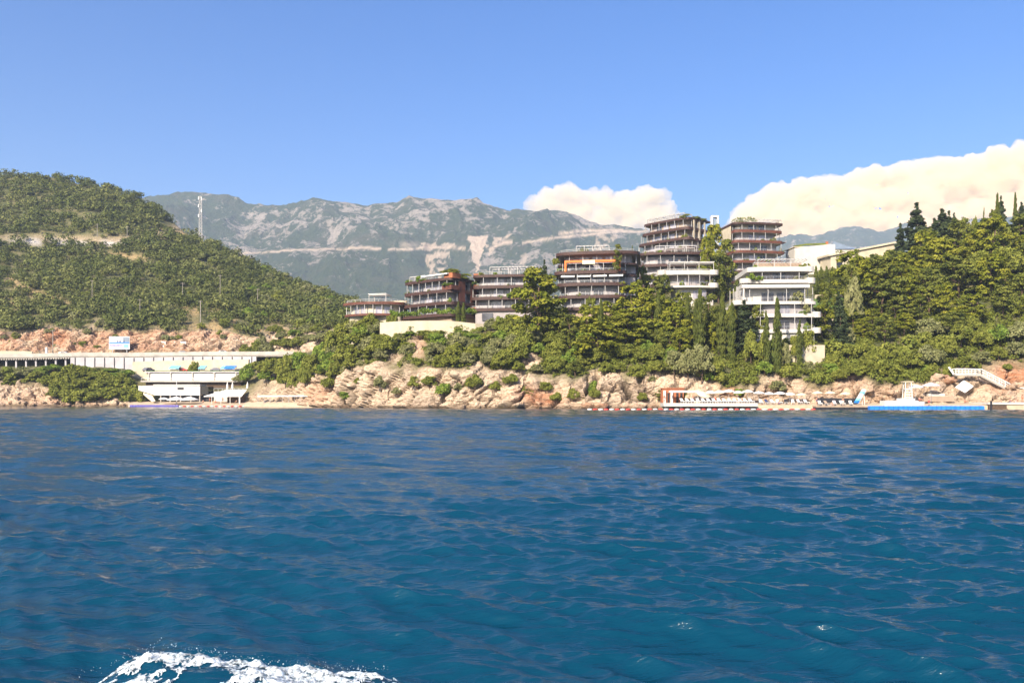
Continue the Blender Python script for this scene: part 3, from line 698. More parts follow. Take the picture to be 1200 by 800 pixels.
def plant(sp, px, D, wpx=None, top=None, h=None, z=None, group=None, zone=''):
    """a tree rooted on the ground: wpx = crown width in photo pixels, top = image row of its top (or h metres)"""
    cm, tm, (bw, bh) = trng.choice(SPEC[BASE[sp]])
    g = ground(px, D) if z is None else z
    w = wpx * D / F0 if wpx else bw
    hh = h if h else (zat(top, D) - g if top is not None else bh * w / bw)
    hh = max(hh, 0.8)
    loc = (xat(px, D), D, g - 0.15); sc = (w / bw, w / bw, hh / bh); rz = trng.uniform(0, 6.28)
    if tm is None:
        o = bpy.data.objects.new(ONAME[sp], variant(cm, VARM[sp])); link(o)
    else:
        o = bpy.data.objects.new(ONAME[sp], None); COL.objects.link(o)
        link(bpy.data.objects.new('trunk', tm), o); link(bpy.data.objects.new('crown', variant(cm, VARM[sp])), o)
    o.location = loc; o.scale = sc; o.rotation_euler = (0, 0, rz)
    o['category'] = OCAT.get(sp, 'tree'); o['group'] = group or 'trees and shrubs along the coast'
    PLANTS.append((o, sp, px, HZ - (g + hh * .6 - CAMH) * F0 / D, zone, hh)); return o

J = trng.uniform; hl0 = random.Random(61)
# --- prominent trees, one by one: species, px, D, crown width px, top row
for t in (('pine', 631, 227, 58, 315), ('pine', 692, 222, 42, 356), ('pine', 716, 224, 40, 353), ('pine', 743, 227, 44, 329), ('pine', 733, 218, 46, 366), ('pine', 766, 222, 38, 353), ('pine', 777, 230, 30, 345),
          ('pine', 792, 219, 34, 353), ('pine', 806, 218, 26, 362), ('pinedark', 668, 222, 26, 368), ('pine', 700, 214, 46, 378), ('pinedark', 655, 226, 24, 362), ('pinedark', 765, 250, 24, 318), ('pinedark', 778, 252, 18, 322), ('pinedark', 752, 249, 14, 312),
          ('cypress', 806, 216, 8, 343), ('cypress', 816, 214, 9, 352), ('tall', 832, 218, 20, 339), ('tall', 851, 262, 27, 277), ('tall', 842, 258, 20, 290), ('pine', 836, 282, 26, 263), ('pine', 829, 272, 18, 276),
          ('conifer', 872, 212, 32, 352), ('oak', 860, 222, 22, 352), ('cypress', 911, 205, 11, 348), ('cypress', 864, 258, 6, 318), ('cypress', 876, 240, 6, 316), ('tall', 884, 244, 10, 318),
          ('cypress', 741, 251, 4, 288), ('conifer', 638, 262, 17, 305), ('oak', 946, 209, 20, 379), ('oak', 932, 208, 14, 386), ('pinedark', 800, 236, 20, 338), ('conifer', 706, 246, 10, 318),
          ('cypress', 537, 236.5, 6, 352), ('cypress', 543, 236.5, 6, 354), ('oak', 460, 243, 16, 361), ('oak', 228, 317, 16, 420),
          ('pinedark', 888, 216, 18, 356), ('oak', 845, 222, 22, 350), ('pinedark', 822, 224, 22, 348), ('pine', 842, 214, 18, 372), ('conifer', 858, 214, 16, 362), ('oak', 896, 207, 16, 384), ('bright', 905, 207, 10, 392), ('oak', 880, 208, 20, 384), ('grey', 921, 206, 12, 398), ('pine', 826, 216, 22, 372), ('cypress', 820, 211, 11, 338), ('cypress', 858, 209, 10, 354), ('cypress', 846, 211, 12, 346), ('cypress', 898, 205, 9, 364), ('cypress', 937, 206, 8, 374), ('cypress', 771, 219, 10, 341), ('cypress', 704, 217, 8, 350)):
    plant(t[0], t[1], t[2], t[3] * (1.28 if t[0][:4] == 'pine' else 1.1), t[4])
# skyline conifers
for t in (('conifer', 1074, 285, 40, 239), ('conifer', 1055, 280, 26, 262), ('conifer', 1104, 285, 34, 245), ('conifer', 1112, 288, 22, 248), ('conifer', 1095, 283, 26, 256), ('oak', 1142, 285, 14, 252), ('cypress', 1153, 285, 3.5, 243), ('cypress', 1169, 285, 7, 226),
          ('conifer', 1173, 288, 18, 230), ('cypress', 1190, 286, 6, 225), ('conifer', 1197, 290, 18, 237), ('conifer', 1118, 290, 18, 250), ('cypress', 1214, 286, 7, 222), ('pinedark', 1128, 288, 30, 256), ('pinedark', 1086, 282, 16, 262), ('pinedark', 1165, 285, 16, 244)):
    plant(*t)
for px, D, w, top in ((288, 336, 20, 401), (300, 338, 22, 398), (312, 336, 22, 400), (324, 337, 22, 396), (337, 334, 22, 394), (350, 330, 24, 392), (362, 322, 24, 390), (374, 314, 24, 388), (386, 300, 26, 386), (306, 343, 18, 392), (330, 344, 18, 388), (345, 342, 20, 384), (358, 345, 20, 380), (372, 338, 20, 378), (386, 325, 22, 376)): plant(trng.choice(['bright', 'oak', 'grey', 'oak']), px, D, w, top, zone='hill', group='trees above the end of the coast road')
for q in range(26): p_ = hl0.uniform(-15, 290); plant(hl0.choice(['low', 'shrub']), p_, 344.5 + 4.5 * abs(hl0.gauss(.5, .4)), hl0.uniform(6, 13), zone='hill', group='bushes on the rock wall above the road')
for px, D, w, h in ((292, 352, 14, 3), (306, 350, 11, 2.5), (318, 356, 15, 3.4), (330, 352, 12, 2.6), (344, 350, 15, 3.5), (356, 354, 16, 3.6), (368, 346, 14, 3), (324, 362, 16, 3.6), (350, 362, 15, 3.4), (378, 340, 16, 4), (300, 365, 14, 3), (338, 340, 12, 2.6), (362, 330, 16, 3.6), (278, 353, 12, 2.6), (262, 354, 10, 2.4), (312, 341, 10, 2.2)): plant(trng.choice(['low', 'shrub', 'oak']), px, D, w, h=h, zone='hill', group='bushes on the ochre slope above the road end')
plant('tall', 724, 235.5, 13, 284, z=35.9)
# hedges of upright cypresses on the terrace behind the white block
for i in range(7): plant('cypress', 956 + i * 6.4, 252 + i * .4, 7.5, 311 + (i % 2), zone='hedge row')
# --- bushes over the cliff between the bay and the hotel
cl = random.Random(11)
HOLES = ((490, 405, 10, 20), (462, 422, 9, 9), (517, 391, 8, 5), (622, 426, 12, 6), (600, 399, 6, 4), (700, 436, 8, 6), (585, 402, 5, 5))
y_edge = lambda px: float(np.interp(px, [290, 330, 380, 410, 440, 480, 520, 560, 600, 640, 680, 740, 790, 850, 900, 960], [455, 452, 444, 436, 432, 428, 432, 436, 440, 444, 442, 438, 440, 444, 440, 446]))
for row, (lv, sz0) in enumerate(((-0.06, 20), (0.1, 24), (0.25, 27), (0.42, 29), (0.62, 30), (0.82, 29), (1.0, 24))):
    px = 384 + row * 5
    while px < 800:
        j = int((px - P_W) / (P_N - P_W) * (NC - 1))
        D = CD[3, j] * (1 - lv) + CD[5, j] * lv; py = HZ - (ground(px, D) - CAMH) * F0 / D - 6
        if not any(((px - a) / (c + 1)) ** 2 + ((py - b) / (d + 0)) ** 2 < 1 for a, b, c, d in HOLES):
            sp = cl.choice(['oak', 'oak', 'grey', 'oak', 'bright', 'grey']) if px < 640 else cl.choice(['oak', 'oak', 'pinedark', 'bright', 'oak', 'pine' if lv > .4 else 'oak'])
            w = sz0 * cl.uniform(.75, 1.25) * (1.0 if px > 440 else .95)
            if lv > .9 and 462 < px < 556: w *= .0
            hh_ = w * D / F0 * cl.uniform(.7, 1.0) * (1.35 if sp == 'pine' else 1)
            if 446 < px < 566: hh_ = min(hh_, zat(383 + cl.uniform(0, 5), D) - ground(px, D))
            if w > 1 and hh_ > 1: plant(sp, px + cl.uniform(-4, 4), D, w, h=hh_, group='trees and shrubs on the cliff below the hotel', zone='cliff')
        px += cl.uniform(16, 24)
for px in np.arange(396, 800, 14):           # small shrubs at the cliff edge
    j = int((px - P_W) / (P_N - P_W) * (NC - 1)); p = px + cl.uniform(-5, 5); D = CD[3, j] + cl.uniform(-.5, 6)
    if cl.random() < .6: plant(cl.choice(['shrub', 'low', 'shrub']), p, D, cl.uniform(6, 19), group='shrubs along the cliff edge', zone='cliff edge')
# mass of trees on the spur between the bay and the hotel
for px, D, w, top, sp in ((303, 312, 28, 420, 'oak'), (318, 300, 28, 415, 'oak'), (338, 288, 30, 408, 'oak'), (335, 281, 26, 428, 'oak'), (312, 300, 22, 430, 'bright'), (352, 279, 26, 406, 'bright'), (364, 270, 28, 412, 'oak'), (384, 258, 26, 420, 'bright'), (372, 262, 24, 428, 'oak'),
                          (396, 262, 40, 376, 'oak'), (412, 262, 40, 370, 'oak'), (428, 254, 38, 373, 'oak'), (444, 247, 34, 380, 'oak'), (405, 252, 34, 400, 'oak'), (430, 243, 32, 404, 'oak'), (452, 240, 28, 388, 'oak'), (470, 235, 22, 390, 'grey'), (420, 247, 24, 420, 'low'), (388, 262, 30, 402, 'bright'),
                          (290, 306, 22, 424, 'bright'), (282, 309, 22, 436, 'grey'), (376, 278, 24, 398, 'bright'), (346, 274, 22, 430, 'oak'), (358, 266, 24, 424, 'oak'), (393, 250, 24, 420, 'oak')):
    plant(sp, px, D, w, top, group='trees on the spur beside the bay', zone='spur')
# trees between the viaduct and the beach
for px, D, w, top, sp in ((88, 314, 42, 425, 'oak'), (72, 312, 26, 430, 'oak'), (104, 313, 32, 432, 'oak'), (122, 312, 30, 433, 'oak'), (140, 313, 26, 434, 'oak'), (62, 320, 24, 425, 'bright'), (96, 319, 26, 427, 'bright'), (130, 320, 24, 430, 'bright'), (115, 319, 22, 430, 'oak'), (150, 318, 18, 431, 'bright'),
                          (30, 317, 30, 428, 'grey'), (10, 316, 28, 428, 'oak'), (46, 318, 20, 430, 'bright'), (-14, 316, 28, 427, 'oak'), (-44, 316, 30, 428, 'oak'), (152, 306, 22, 446, 'low'), (132, 306, 24, 450, 'low'), (108, 305, 28, 452, 'oak'), (84, 305, 26, 450, 'oak'), (70, 306, 18, 452, 'low'), (-80, 315, 34, 428, 'grey'), (36, 314, 16, 436, 'low'), (162, 304, 16, 452, 'low'), (58, 312, 24, 436, 'oak'), (98, 309, 34, 440, 'oak'), (122, 308, 30, 442, 'oak'), (146, 309, 26, 438, 'oak'), (74, 308, 30, 442, 'oak'), (20, 315, 26, 434, 'low'), (-4, 315, 24, 433, 'grey'), (44, 315, 22, 433, 'oak'), (136, 315, 28, 434, 'bright'), (108, 316, 28, 433, 'bright'), (66, 304, 22, 452, 'oak'), (92, 303, 26, 452, 'low'), (116, 303, 26, 453, 'oak'), (140, 303, 24, 452, 'oak'), (80, 302.5, 20, 456, 'low'), (104, 302.5, 20, 457, 'low'), (128, 302.5, 20, 458, 'low'), (148, 303, 16, 456, 'low')):
    plant(sp, px, D, w * 1.18, top, group='trees between the viaduct and the beach', zone='bay')
# --- pine wood on the right
wr = random.Random(23)
for D0, spx in ((204, 23), (211, 25), (218, 26), (226, 29), (235, 32), (245, 33), (256, 34), (268, 35), (281, 36)):
    px = (962 if D0 < 225 else (990 if D0 < 240 else 1002)) + wr.uniform(0, 14)
    if D0 > 250: px += 10
    if D0 > 262: px += 34
    while px < 1290:
        D = D0 + wr.uniform(-3, 3)
        up = (D0 - 204) / 60
        sp = wr.choice(['oak', 'oak', 'grey', 'low', 'bright']) if up < .18 else wr.choice(['oak', 'pine', 'pinedark', 'pine', 'grey']) if up < .5 else wr.choice(['pine', 'pine', 'pinedark', 'pinedark', 'pine', 'oak'])
        w = (wr.uniform(22, 34) if up < .4 else wr.uniform(32, 60)) * 235 / D
        h = w * D / F0 * (wr.uniform(.8, 1.0) if BASE[sp] != 'pine' else wr.uniform(.95, 1.35))
        if px > 1112 and D0 < 209: px += spx; continue
        plant(sp, px, D, w, h=h, group='trees of the wood above the beach', zone='wood'); px += spx * wr.uniform(.75, 1.2)
for px in (965, 972, 983):                    # narrow stand in front of the terrace
    plant(wr.choice(['tall', 'conifer', 'pinedark']), px, 224 + wr.uniform(-4, 4), 20, 330 + wr.uniform(-4, 14), zone='wood')
plant('conifer', 985, 214, 22, 352); plant('grey', 1000, 226, 24, 318); plant('tall', 996, 230, 22, 304); plant('pine', 1020, 236, 34, 300)
for px in np.arange(795, 1120, 12.5):         # shrubs at the foot of the wood, over the beach rocks
    p = px + wr.uniform(-4, 4); D = 203 + wr.uniform(-.5, 2.5)
    plant(wr.choice(['low', 'oak', 'low', 'bright', 'grey']), p, D, wr.uniform(14, 26), zone='beach', group='shrubs above the beach')
for px, D, w, top in ((822, 203.5, 34, 398), (806, 204, 26, 404), (838, 205, 24, 410), (790, 206, 26, 404), (1150, 206, 26, 408), (1170, 207, 24, 404), (1130, 205, 24, 414), (1190, 207, 26, 396), (1180, 204, 14, 424), (1112, 203, 18, 424), (1210, 206, 26, 400)):
    plant('grey' if w > 24 else 'oak', px, D, w, top, zone='beach', group='shrubs above the beach')
# --- larger bushes standing out on the left hillside
hl = random.Random(31); n = 0
for py in np.arange(392, 318, -8.5):
    px = -20 + hl.uniform(0, 20)
    while px < 415:
        top = float(np.interp(px, [0, 225, 300, 420], [206, 280, 313, 352]))
        j = int((px - P_W) / (P_N - P_W) * (NC - 1)); col = PYg[110:199, j]; i = 110 + int(np.argmin(np.abs(col - py)))
        D = float(GY[i, j])
        if D > 349 and py > top + 7 and patch_at(px, py) < 0.3:
            sp = hl.choice(['low', 'shrub', 'low', 'shrub', 'oak']) if px < 290 else hl.choice(['bright', 'oak', 'bright', 'low', 'grey'])
            w = hl.uniform(8, 15) if px < 290 else hl.uniform(13, 24)
            if hl.random() < (.62 if px < 290 else .85): plant(sp, px, D, w, h=w * D / F0 * hl.uniform(.6, .95), group='bushes on the left hillside', zone='hill')
        px += hl.uniform(19, 30) if px < 290 else hl.uniform(13, 20)
for px, D, w, top in ((160, 585, 24, 279), (172, 580, 26, 273), (186, 575, 24, 269), (168, 568, 26, 284), (182, 568, 24, 279), (155, 572, 18, 290)): plant('low', px, D, w, top, zone='hill', group='dark bushes beside the hill road')

# --- scrub too dense to count: one object
sr = np.random.default_rng(77)
def scrub(name, label, spots, mat, leaf, per, seed):
    rg = np.random.default_rng(seed); Vs, T = [], []
    for (x, y, z, w, h, tn) in spots:
        k = 5; C = np.stack([rg.uniform(-.32, .32, k) * w, rg.uniform(-.32, .32, k) * w, rg.uniform(.25, .6, k) * h], -1) + np.array([x, y, z - .1])
        r = np.stack([np.full(k, w * .27), np.full(k, w * .27), np.full(k, h * .36)], -1)
        v, f, t = leaves(C, r, per, leaf * w, rg, jit=.3, shell=.9); Vs.append(v); T.append(np.clip((t - .3) * .5 + tn, 0, 1))
    Vv = np.concatenate(Vs); me = npmesh(name, Vv, np.arange(len(Vv)).reshape(-1, 4), {'tone': ('FACE', np.concatenate(T))}, False, mat)
    tag(link(bpy.data.objects.new(name, me)), label, 'scrub', None, 'stuff')
spots = []
for _ in range(17500):
    px = sr.uniform(-160, 440); i = sr.integers(106, 204); j = int((px - P_W) / (P_N - P_W) * (NC - 1))
    D = GY[i, j]; py = PYg[i, j]
    if lev[i, j] < 5.95 or lev[i, j] > 8.2: continue
    if max(trk[i, j], cut[i, j] * 1.3, hroad[i, j], rock[i, j]) > 0.35 and sr.uniform() > .12: continue
    if px > 200 and py > 364 and sr.uniform() < .55: continue
    if fbm(np.array([px / 16]), np.array([py / 9]), np.array([0.]), 3, 701)[0] < -0.66: continue
    w = (1.5 + 7.2 * sr.uniform() ** 1.8) * (1 if D < 480 else 1.2)
    spots.append((GX[i, j] + sr.normal(0, 1), D + sr.normal(0, 1), GZ[i, j], w, w * sr.uniform(.55, .8), np.clip(sr.uniform(0, 1) ** 1.6 * .75 + .45 * fbm(np.array([px / 26]), np.array([py / 12]), np.array([3.]), 3, 702)[0], 0, 1)))
scrub('scrub', 'dense low maquis scrub covering the left hillside', spots, M['scrub'], 0.072, 24, 88)
spots = []
for _ in range(8000):
    px = sr.uniform(286, 1300); i = sr.integers(60, 190); j = int((px - P_W) / (P_N - P_W) * (NC - 1)); D = GY[i, j]
    if rock[i, j] > .35 or D > 300 or lev[i, j] < 2.6 or lev[i, j] > 7.5: continue
    if 465 < px < 960 and lev[i, j] > 5.0: continue
    w = sr.uniform(1.0, 2.8); spots.append((GX[i, j], D, GZ[i, j], w, w * sr.uniform(.6, .9), sr.uniform(-.3, .2)))
scrub('undergrowth', 'low dark undergrowth between the trees of the promontory', spots, M['oakleaf'], 0.10, 16, 89)
# ================================================================== HOTEL BLOCKS
def spath(w, bow, n, d, k=28, inset=0.0):
    w2 = w / 2 - inset; b = max(bow, 0.05); pts = [(-w2, d - inset)]
    for i in range(k + 1):
        t = math.pi * (1 - i / k); c, s = math.cos(t), math.sin(t)
        pts.append((w2 * math.copysign(abs(c) ** (2 / n), c), -b * abs(s) ** (2 / n) + inset))
    pts.append((w2, d - inset))
    out = [pts[0]]
    for p in pts[1:]:
        if (p[0]-out[-1][0])**2 + (p[1]-out[-1][1])**2 > 1e-4: out.append(p)
    return out
def sample(path, step):
    """points evenly along a polyline -> (x, y, tx, ty)"""
    L = [0.0]
    for a, b in zip(path, path[1:]): L.append(L[-1] + math.dist(a, b))
    n = max(2, round(L[-1] / step)); out = []
    for i in range(n + 1):
        s = L[-1] * i / n; j = 0
        while j < len(L) - 2 and L[j+1] < s: j += 1
        f = (s - L[j]) / max(L[j+1] - L[j], 1e-9); a, b = path[j], path[j+1]; l = max(math.dist(a, b), 1e-9)
        out.append((a[0] + (b[0]-a[0]) * f, a[1] + (b[1]-a[1]) * f, (b[0]-a[0]) / l, (b[1]-a[1]) / l))
    return out
def shift(path, dx, dy): return [(x + dx, y + dy) for x, y in path]

def floor_parts(root, z, h, w, bow, n, d, dx=0, dy=0, recess=1.7, band='brown', bandh=0.85, slab=0.3, wall='lilac', bay=3.4, rail=True, posts=True, glass=True, winh=2.25, railmat='metal', frac=(0, 1), solid=0.0):
    """one storey: floor slab with a fascia band, recessed wall with window bays, thin posts and a railing"""
    po = shift(spath(w, bow, n, d), dx, dy); rb = random.Random(int(z * 100) + int(w * 10))
    MB().prism(po, z - slab, z).build('floor_slab', M['soffit'] if band == 'brown' else M['white'], root)
    o1 = shift(spath(w + .16, bow + .08, n, d), dx, dy); o2 = shift(spath(w - .16, bow, n, d, inset=0.08), dx, dy)
    k = min(len(o1), len(o2)); b = MB().ribbon(o1[:k], o2[:k], z - slab - .06, z - slab - .06 + bandh + solid); b.build('fascia', M[band], root)
    pw = shift(spath(w, max(bow - .2, .1), n, d, inset=recess), dx, dy)
    MB().prism(pw, z, z + h - slab - .003).build('wall', M[wall], root)
    pts = sample(pw, bay)
    if glass:
        for (a, c) in zip(pts, pts[1:]):
            L = math.dist(a[:2], c[:2]); tx, ty = (c[0]-a[0]) / L, (c[1]-a[1]) / L; nx, ny = ty, -tx
            if ty > 0.995 and False: continue
            side = abs(ty) > .8
            wd = L * (.5 if side else rb.choice([.72, .8, .86]))
            cx, cy = (a[0]+c[0]) / 2 + nx * .03, (a[1]+c[1]) / 2 + ny * .03
            e = (wd / 2 - .06)
            p, q = (cx - tx*e, cy - ty*e), (cx + tx*e, cy + ty*e)
            off = lambda P, s: (P[0] + nx * s, P[1] + ny * s)
            g = MB(); z0, z1 = z + .12, z + .12 + min(winh, h - .75)
            vs = [(*off(p, 0), z0), (*off(q, 0), z0), (*off(q, 0), z1), (*off(p, 0), z1), (*off(p, .04), z0), (*off(q, .04), z0), (*off(q, .04), z1), (*off(p, .04), z1)]
            g.add(vs, [(4,5,6,7), (3,2,1,0), (0,1,5,4), (1,2,6,5), (2,3,7,6), (3,0,4,7)])
            wn = g.build('window', M['glass'], root)
            f = MB(); o = .06
            P3 = lambda s, zz: (cx + tx*s + nx*o, cy + ty*s + ny*o, zz)
            for s in (-wd/2, wd/2, 0): f.bar(P3(s, z0 - .05), P3(s, z1 + .05), .09, .07)
            f.bar(P3(-wd/2, z1 + .05), P3(wd/2, z1 + .05), .08, .10)
            f.build('frame', M['post'], wn)
    rp = shift(spath(w - .3, bow, n, d, inset=.15), dx, dy)
    rs = sample(rp, 1.7)
    if rail:
        m = MB(); zt = z + 1.08
        for a in rs: m.bar((a[0], a[1], z), (a[0], a[1], zt), .05)
        for a, c in zip(rs, rs[1:]):
            for zz, t in ((zt, .06), (z + .8, .03)): m.bar((a[0], a[1], zz), (c[0], c[1], zz), t)
        m.build('railing', M[railmat], root)
    if posts:
        for a in sample(rp, bay * 1.08)[1:-1]:
            MB().bar((a[0], a[1], z + .002), (a[0], a[1], z + h - slab), .13, .13).build('column', M['post'], root)
def roof_parts(root, z, w, bow, n, d, dx=0, dy=0, band='brown', bandh=.7, slab=.3, rail=True):
    po = shift(spath(w, bow, n, d), dx, dy)
    MB().prism(po, z - slab, z).build('roof', M['soffit'] if band == 'brown' else M['white'], root)
    o1 = shift(spath(w + .16, bow + .08, n, d), dx, dy); o2 = shift(spath(w - .16, bow, n, d, inset=.08), dx, dy); k = min(len(o1), len(o2))
    MB().ribbon(o1[:k], o2[:k], z - slab - .06, z - slab - .06 + bandh).build('fascia', M[band], root)
    if rail:
        rs = sample(shift(spath(w - .8, bow, n, d, inset=.4), dx, dy), 1.8); m = MB()
        for a in rs: m.bar((a[0], a[1], z), (a[0], a[1], z + 1.1), .07)
        for a, c in zip(rs, rs[1:]):
            for zz, t in ((z + 1.1, .09), (z + .7, .05)): m.bar((a[0], a[1], zz), (c[0], c[1], zz), t)
        m.build('railing', M['post'], root)
def pergola(root, x0, x1, y0, y1, z, h, nb=5, mat='paint', cover=None, slats=True):
    p = MB()
    for i in range(nb):
        x = x0 + (x1 - x0) * i / (nb - 1)
        for y in (y0, y1): p.bar((x, y, z), (x, y, z + h), .14)
        p.bar((x, y0, z + h), (x, y1, z + h), .12)
    for y in (y0, y1): p.bar((x0, y, z + h + .08), (x1, y, z + h + .08), .14, .2)
    if slats:
        k = int((x1 - x0) / .9)
        for i in range(k): x = x0 + (x1 - x0) * (i + .5) / k; p.bar((x, y0 - .3, z + h + .22), (x, y1 + .3, z + h + .22), .07, .12)
    p.build('pergola', M['post' if mat == 'paint' else mat], root)
    if cover: MB().box(x0 - .2, x1 + .2, y0 - .3, y1 + .2, z + h + .3, z + h + .42).build('awning', M[cover], root)
def awn(root, x0, x1, y0, y1, z0, z1, mat):
    MB().add([(x0,y0,z0),(x1,y0,z0),(x1,y1,z1),(x0,y1,z1),(x0,y0,z0-.3),(x1,y0,z0-.3),(x1,y1,z1-.08),(x0,y1,z1-.08)], [(0,1,2,3),(7,6,5,4),(0,4,5,1),(1,5,6,2),(2,6,7,3),(3,7,4,0)]).build('awning', M[mat], root)
def podium(root, w, bow, n, d, z0, z1, wall='tan', dx=0, dy=0):
    MB().prism(shift(spath(w, bow, n, d), dx, dy), z0, z1).build('base_wall', M[wall], root)
POTS = []
def potted(root, x, y, z, w, h, sp='low'):
    """plant standing on a terrace: a thing of its own"""
    bpy.context.view_layer.update()
    p = root.matrix_world @ Vector((x, y, z)); cm, tm, (bw, bh) = trng.choice(SPEC['shrub'])
    o = bpy.data.objects.new('potted_shrub', variant(cm, {'low': 'oakleaf', 'bright': 'brightleaf', 'grey': 'greyleaf'}[sp])); link(o)
    o.location = p; o.scale = (w / bw, w / bw, h / bh); o.rotation_euler = (0, 0, trng.uniform(0, 6)); o['category'] = 'shrub'; o['group'] = 'plants on the hotel terraces'
    px = 600 + F0 * p.x / p.y; POTS.append((o, root, px, HZ - (p.z - CAMH) * F0 / p.y, sp))

# A: end block with its corner towards the bay (long curved face to the left, short face to the right)
rzA = R(-41); A = thing('hotel_block', 'brown banded curved hotel block with green roof above the long cream wall', 'hotel', (0, 0, 0), rzA, 'hotel blocks on the promontory')
wA, dA = 19.5, 11.0
corner = Vector((xat(529, 243), 243, 0)); loc = corner - Matrix.Rotation(rzA, 3, 'Z') @ Vector((wA / 2 - .5, -1.2, 0)); A.location = (loc.x, loc.y, 0)
zA = [25.2, 28.4, 31.7, 35.0]
podium(A, wA - 2, 1.2, 4, dA, 18, zA[0] - .35, 'tan')
floor_parts(A, zA[0], 3.2, wA + 1.6, 2.6, 3.2, dA, -.8, 0, bay=3.2, recess=2.0); floor_parts(A, zA[1], 3.3, wA + .8, 2.4, 3.4, dA, -.4, 0, bay=3.0, recess=2.0, wall='lilac'); floor_parts(A, zA[2], 3.3, wA, 2.2, 3.6, dA, 0, 0, bay=2.4, recess=1.8)
roof_parts(A, zA[3], wA - .4, 2.2, 3.6, dA)
awn(A, -1.5, wA/2 - 1, -2.4, 2.0, zA[3] + 1.5, zA[3] + 2.1, 'cloth'); pergola(A, -wA/2 + 2, -1.5, -.8, 2.5, zA[3], 1.8, 4, slats=False)
for f in range(2): MB().box(wA/2 - .02, wA/2 + .10, 1.2 + f * 4.6, 3.6 + f * 4.6, zA[1] + .6, zA[3] - .5).build('cladding_panel', M['rust'], A)
MB().box(wA/2 - 3.3, wA/2 + .3, -2.0, 1.2, zA[2] + .3, zA[2] + 1.5).build('planter_box', M['rust'], A)
MB().box(wA/2 - 3.0, wA/2 + .3, -1.6, 1.6, zA[3] + .2, zA[3] + 1.6).build('planter_box', M['terracotta'], A)
# A2: low wing further left
B0 = thing('hotel_wing', 'low cream hotel wing with one glazed storey and a white roof frame', 'hotel wing', (xat(438, 256), 256, 0), R(-12), 'hotel blocks on the promontory')
z2 = 26.2; podium(B0, 15.5, 2, 3, 10, 18, z2 - .35, 'cream', .6)
floor_parts(B0, z2, 3.2, 17.4, 4.2, 1.6, 9.5, 0, 0, band='rust', bandh=.6, recess=1.4, wall='cream', bay=2.4, rail=True)
roof_parts(B0, z2 + 3.2, 18.4, 4.2, 1.6, 10, 0, 0, band='rust', bandh=.7); MB().box(-3.5, 8.6, 3.6, 4.4, z2 + 3.3, z2 + 4.5).build('parapet', M['cream'], B0)
pergola(B0, -1.5, 3.6, .2, 4.5, z2 + 3.25, 2.6, 2, slats=False, cover='cloth')
# B
Bk = thing('hotel_block', 'four storey brown banded hotel block half hidden by the big round pine', 'hotel', (xat(592, 247), 247, 0), R(-7), 'hotel blocks on the promontory')
zB = [26.8, 29.9, 33.0, 36.1]; wB = 17.6
podium(Bk, wB - 1, 1.5, 3.4, 12, 18, zB[0] - .35, 'lilac')
MB().box(-6.2, -3.2, -1.75, -1.2, 23.9, 25.9).build('window', M['glassdark'], Bk)
for i in range(3): floor_parts(Bk, zB[i], 3.1, wB + [1.6, .6, .2][i], 2.0, 3.4, 12, [-.6, -.2, 0][i], 0, bay=3.5, recess=1.7)
roof_parts(Bk, zB[3], wB, 2.0, 3.4, 12); pergola(Bk, -4.2, 8.6, -.4, 4.0, zB[3], 2.5, 6)
for z, x in ((zB[3], -8.4), (zB[2], -8.6), (zB[0], -9.2)): MB().box(x - .3, x + 1.1, -.6, 1.2, z + .1, z + .85).build('planter_box', M['terracotta'], Bk)
# C
Ck = thing('hotel_block', 'rounded brown banded hotel block with an orange framed storey and white awnings', 'hotel', (xat(695, 240), 240, 0), R(-9), 'hotel blocks on the promontory')
zC = [26.2, 29.4, 32.7, 35.9, 38.7]; wC = 17.6
podium(Ck, wC - .5, 2, 3, 14, 18, zC[0] - .35, 'tan')
for i in range(4):
    floor_parts(Ck, zC[i], zC[i+1] - zC[i], wC + [0, .4, .8, 1.6][i], 3.0, 3.0, 15, [0, -.2, -.4, -.7][i], 0, bay=3.4, recess=[1.5, 1.6, 1.7, 3.2][i])
rear = MB().prism(shift(spath(19.5, 1.5, 3, 15), 1.4, 5.5), 18, zC[4] - .4); rear.build('rear_wall', M['lilac'], Ck)
for zz in zC[1:4]:
    MB().prism(shift(spath(20.1, 1.8, 3, 15.3), 1.4, 5.4), zz - .4, zz + .4).build('fascia', M['brown'], Ck)
floor_parts(Ck, zC[4], 2.75, 21.5, 3.6, 3.0, 18, 1.0, 4.0, bay=3.4, recess=1.6, winh=2.0, rail=False, bandh=.4)
roof_parts(Ck, zC[4] + 2.75, 22.6, 4.6, 2.8, 18, 1.0, 4.0, bandh=.8); pergola(Ck, -4.6, 4.2, 1.0, 5.5, zC[4] + 2.75, 2.0, 5)
of = MB(); zo = zC[3] + .3
of.box(-7.4, 7.4, -2.9, -2.5, zo + 2.35, zo + 2.95); of.box(-7.4, -6.9, -2.9, -2.5, zo, zo + 2.35); of.box(6.9, 7.4, -2.9, -2.5, zo, zo + 2.35); of.build('awning_frame', M['orange'], Ck)
awn(Ck, -7.3, -.4, -2.6, .2, zo + 2.6, zo + 2.95, 'orange'); awn(Ck, 1.2, 7.3, -2.6, .2, zo + 2.6, zo + 2.95, 'orange')
awn(Ck, -2.6, .7, -3.3, -2.95, zo + 2.1, zo + 2.9, 'creamcloth')
for i in range(4): awn(Ck, -8.3 + i * 4.25, -4.7 + i * 4.25, -3.3, -1.4, zC[3] - .95, zC[3] - .42, 'cloth')
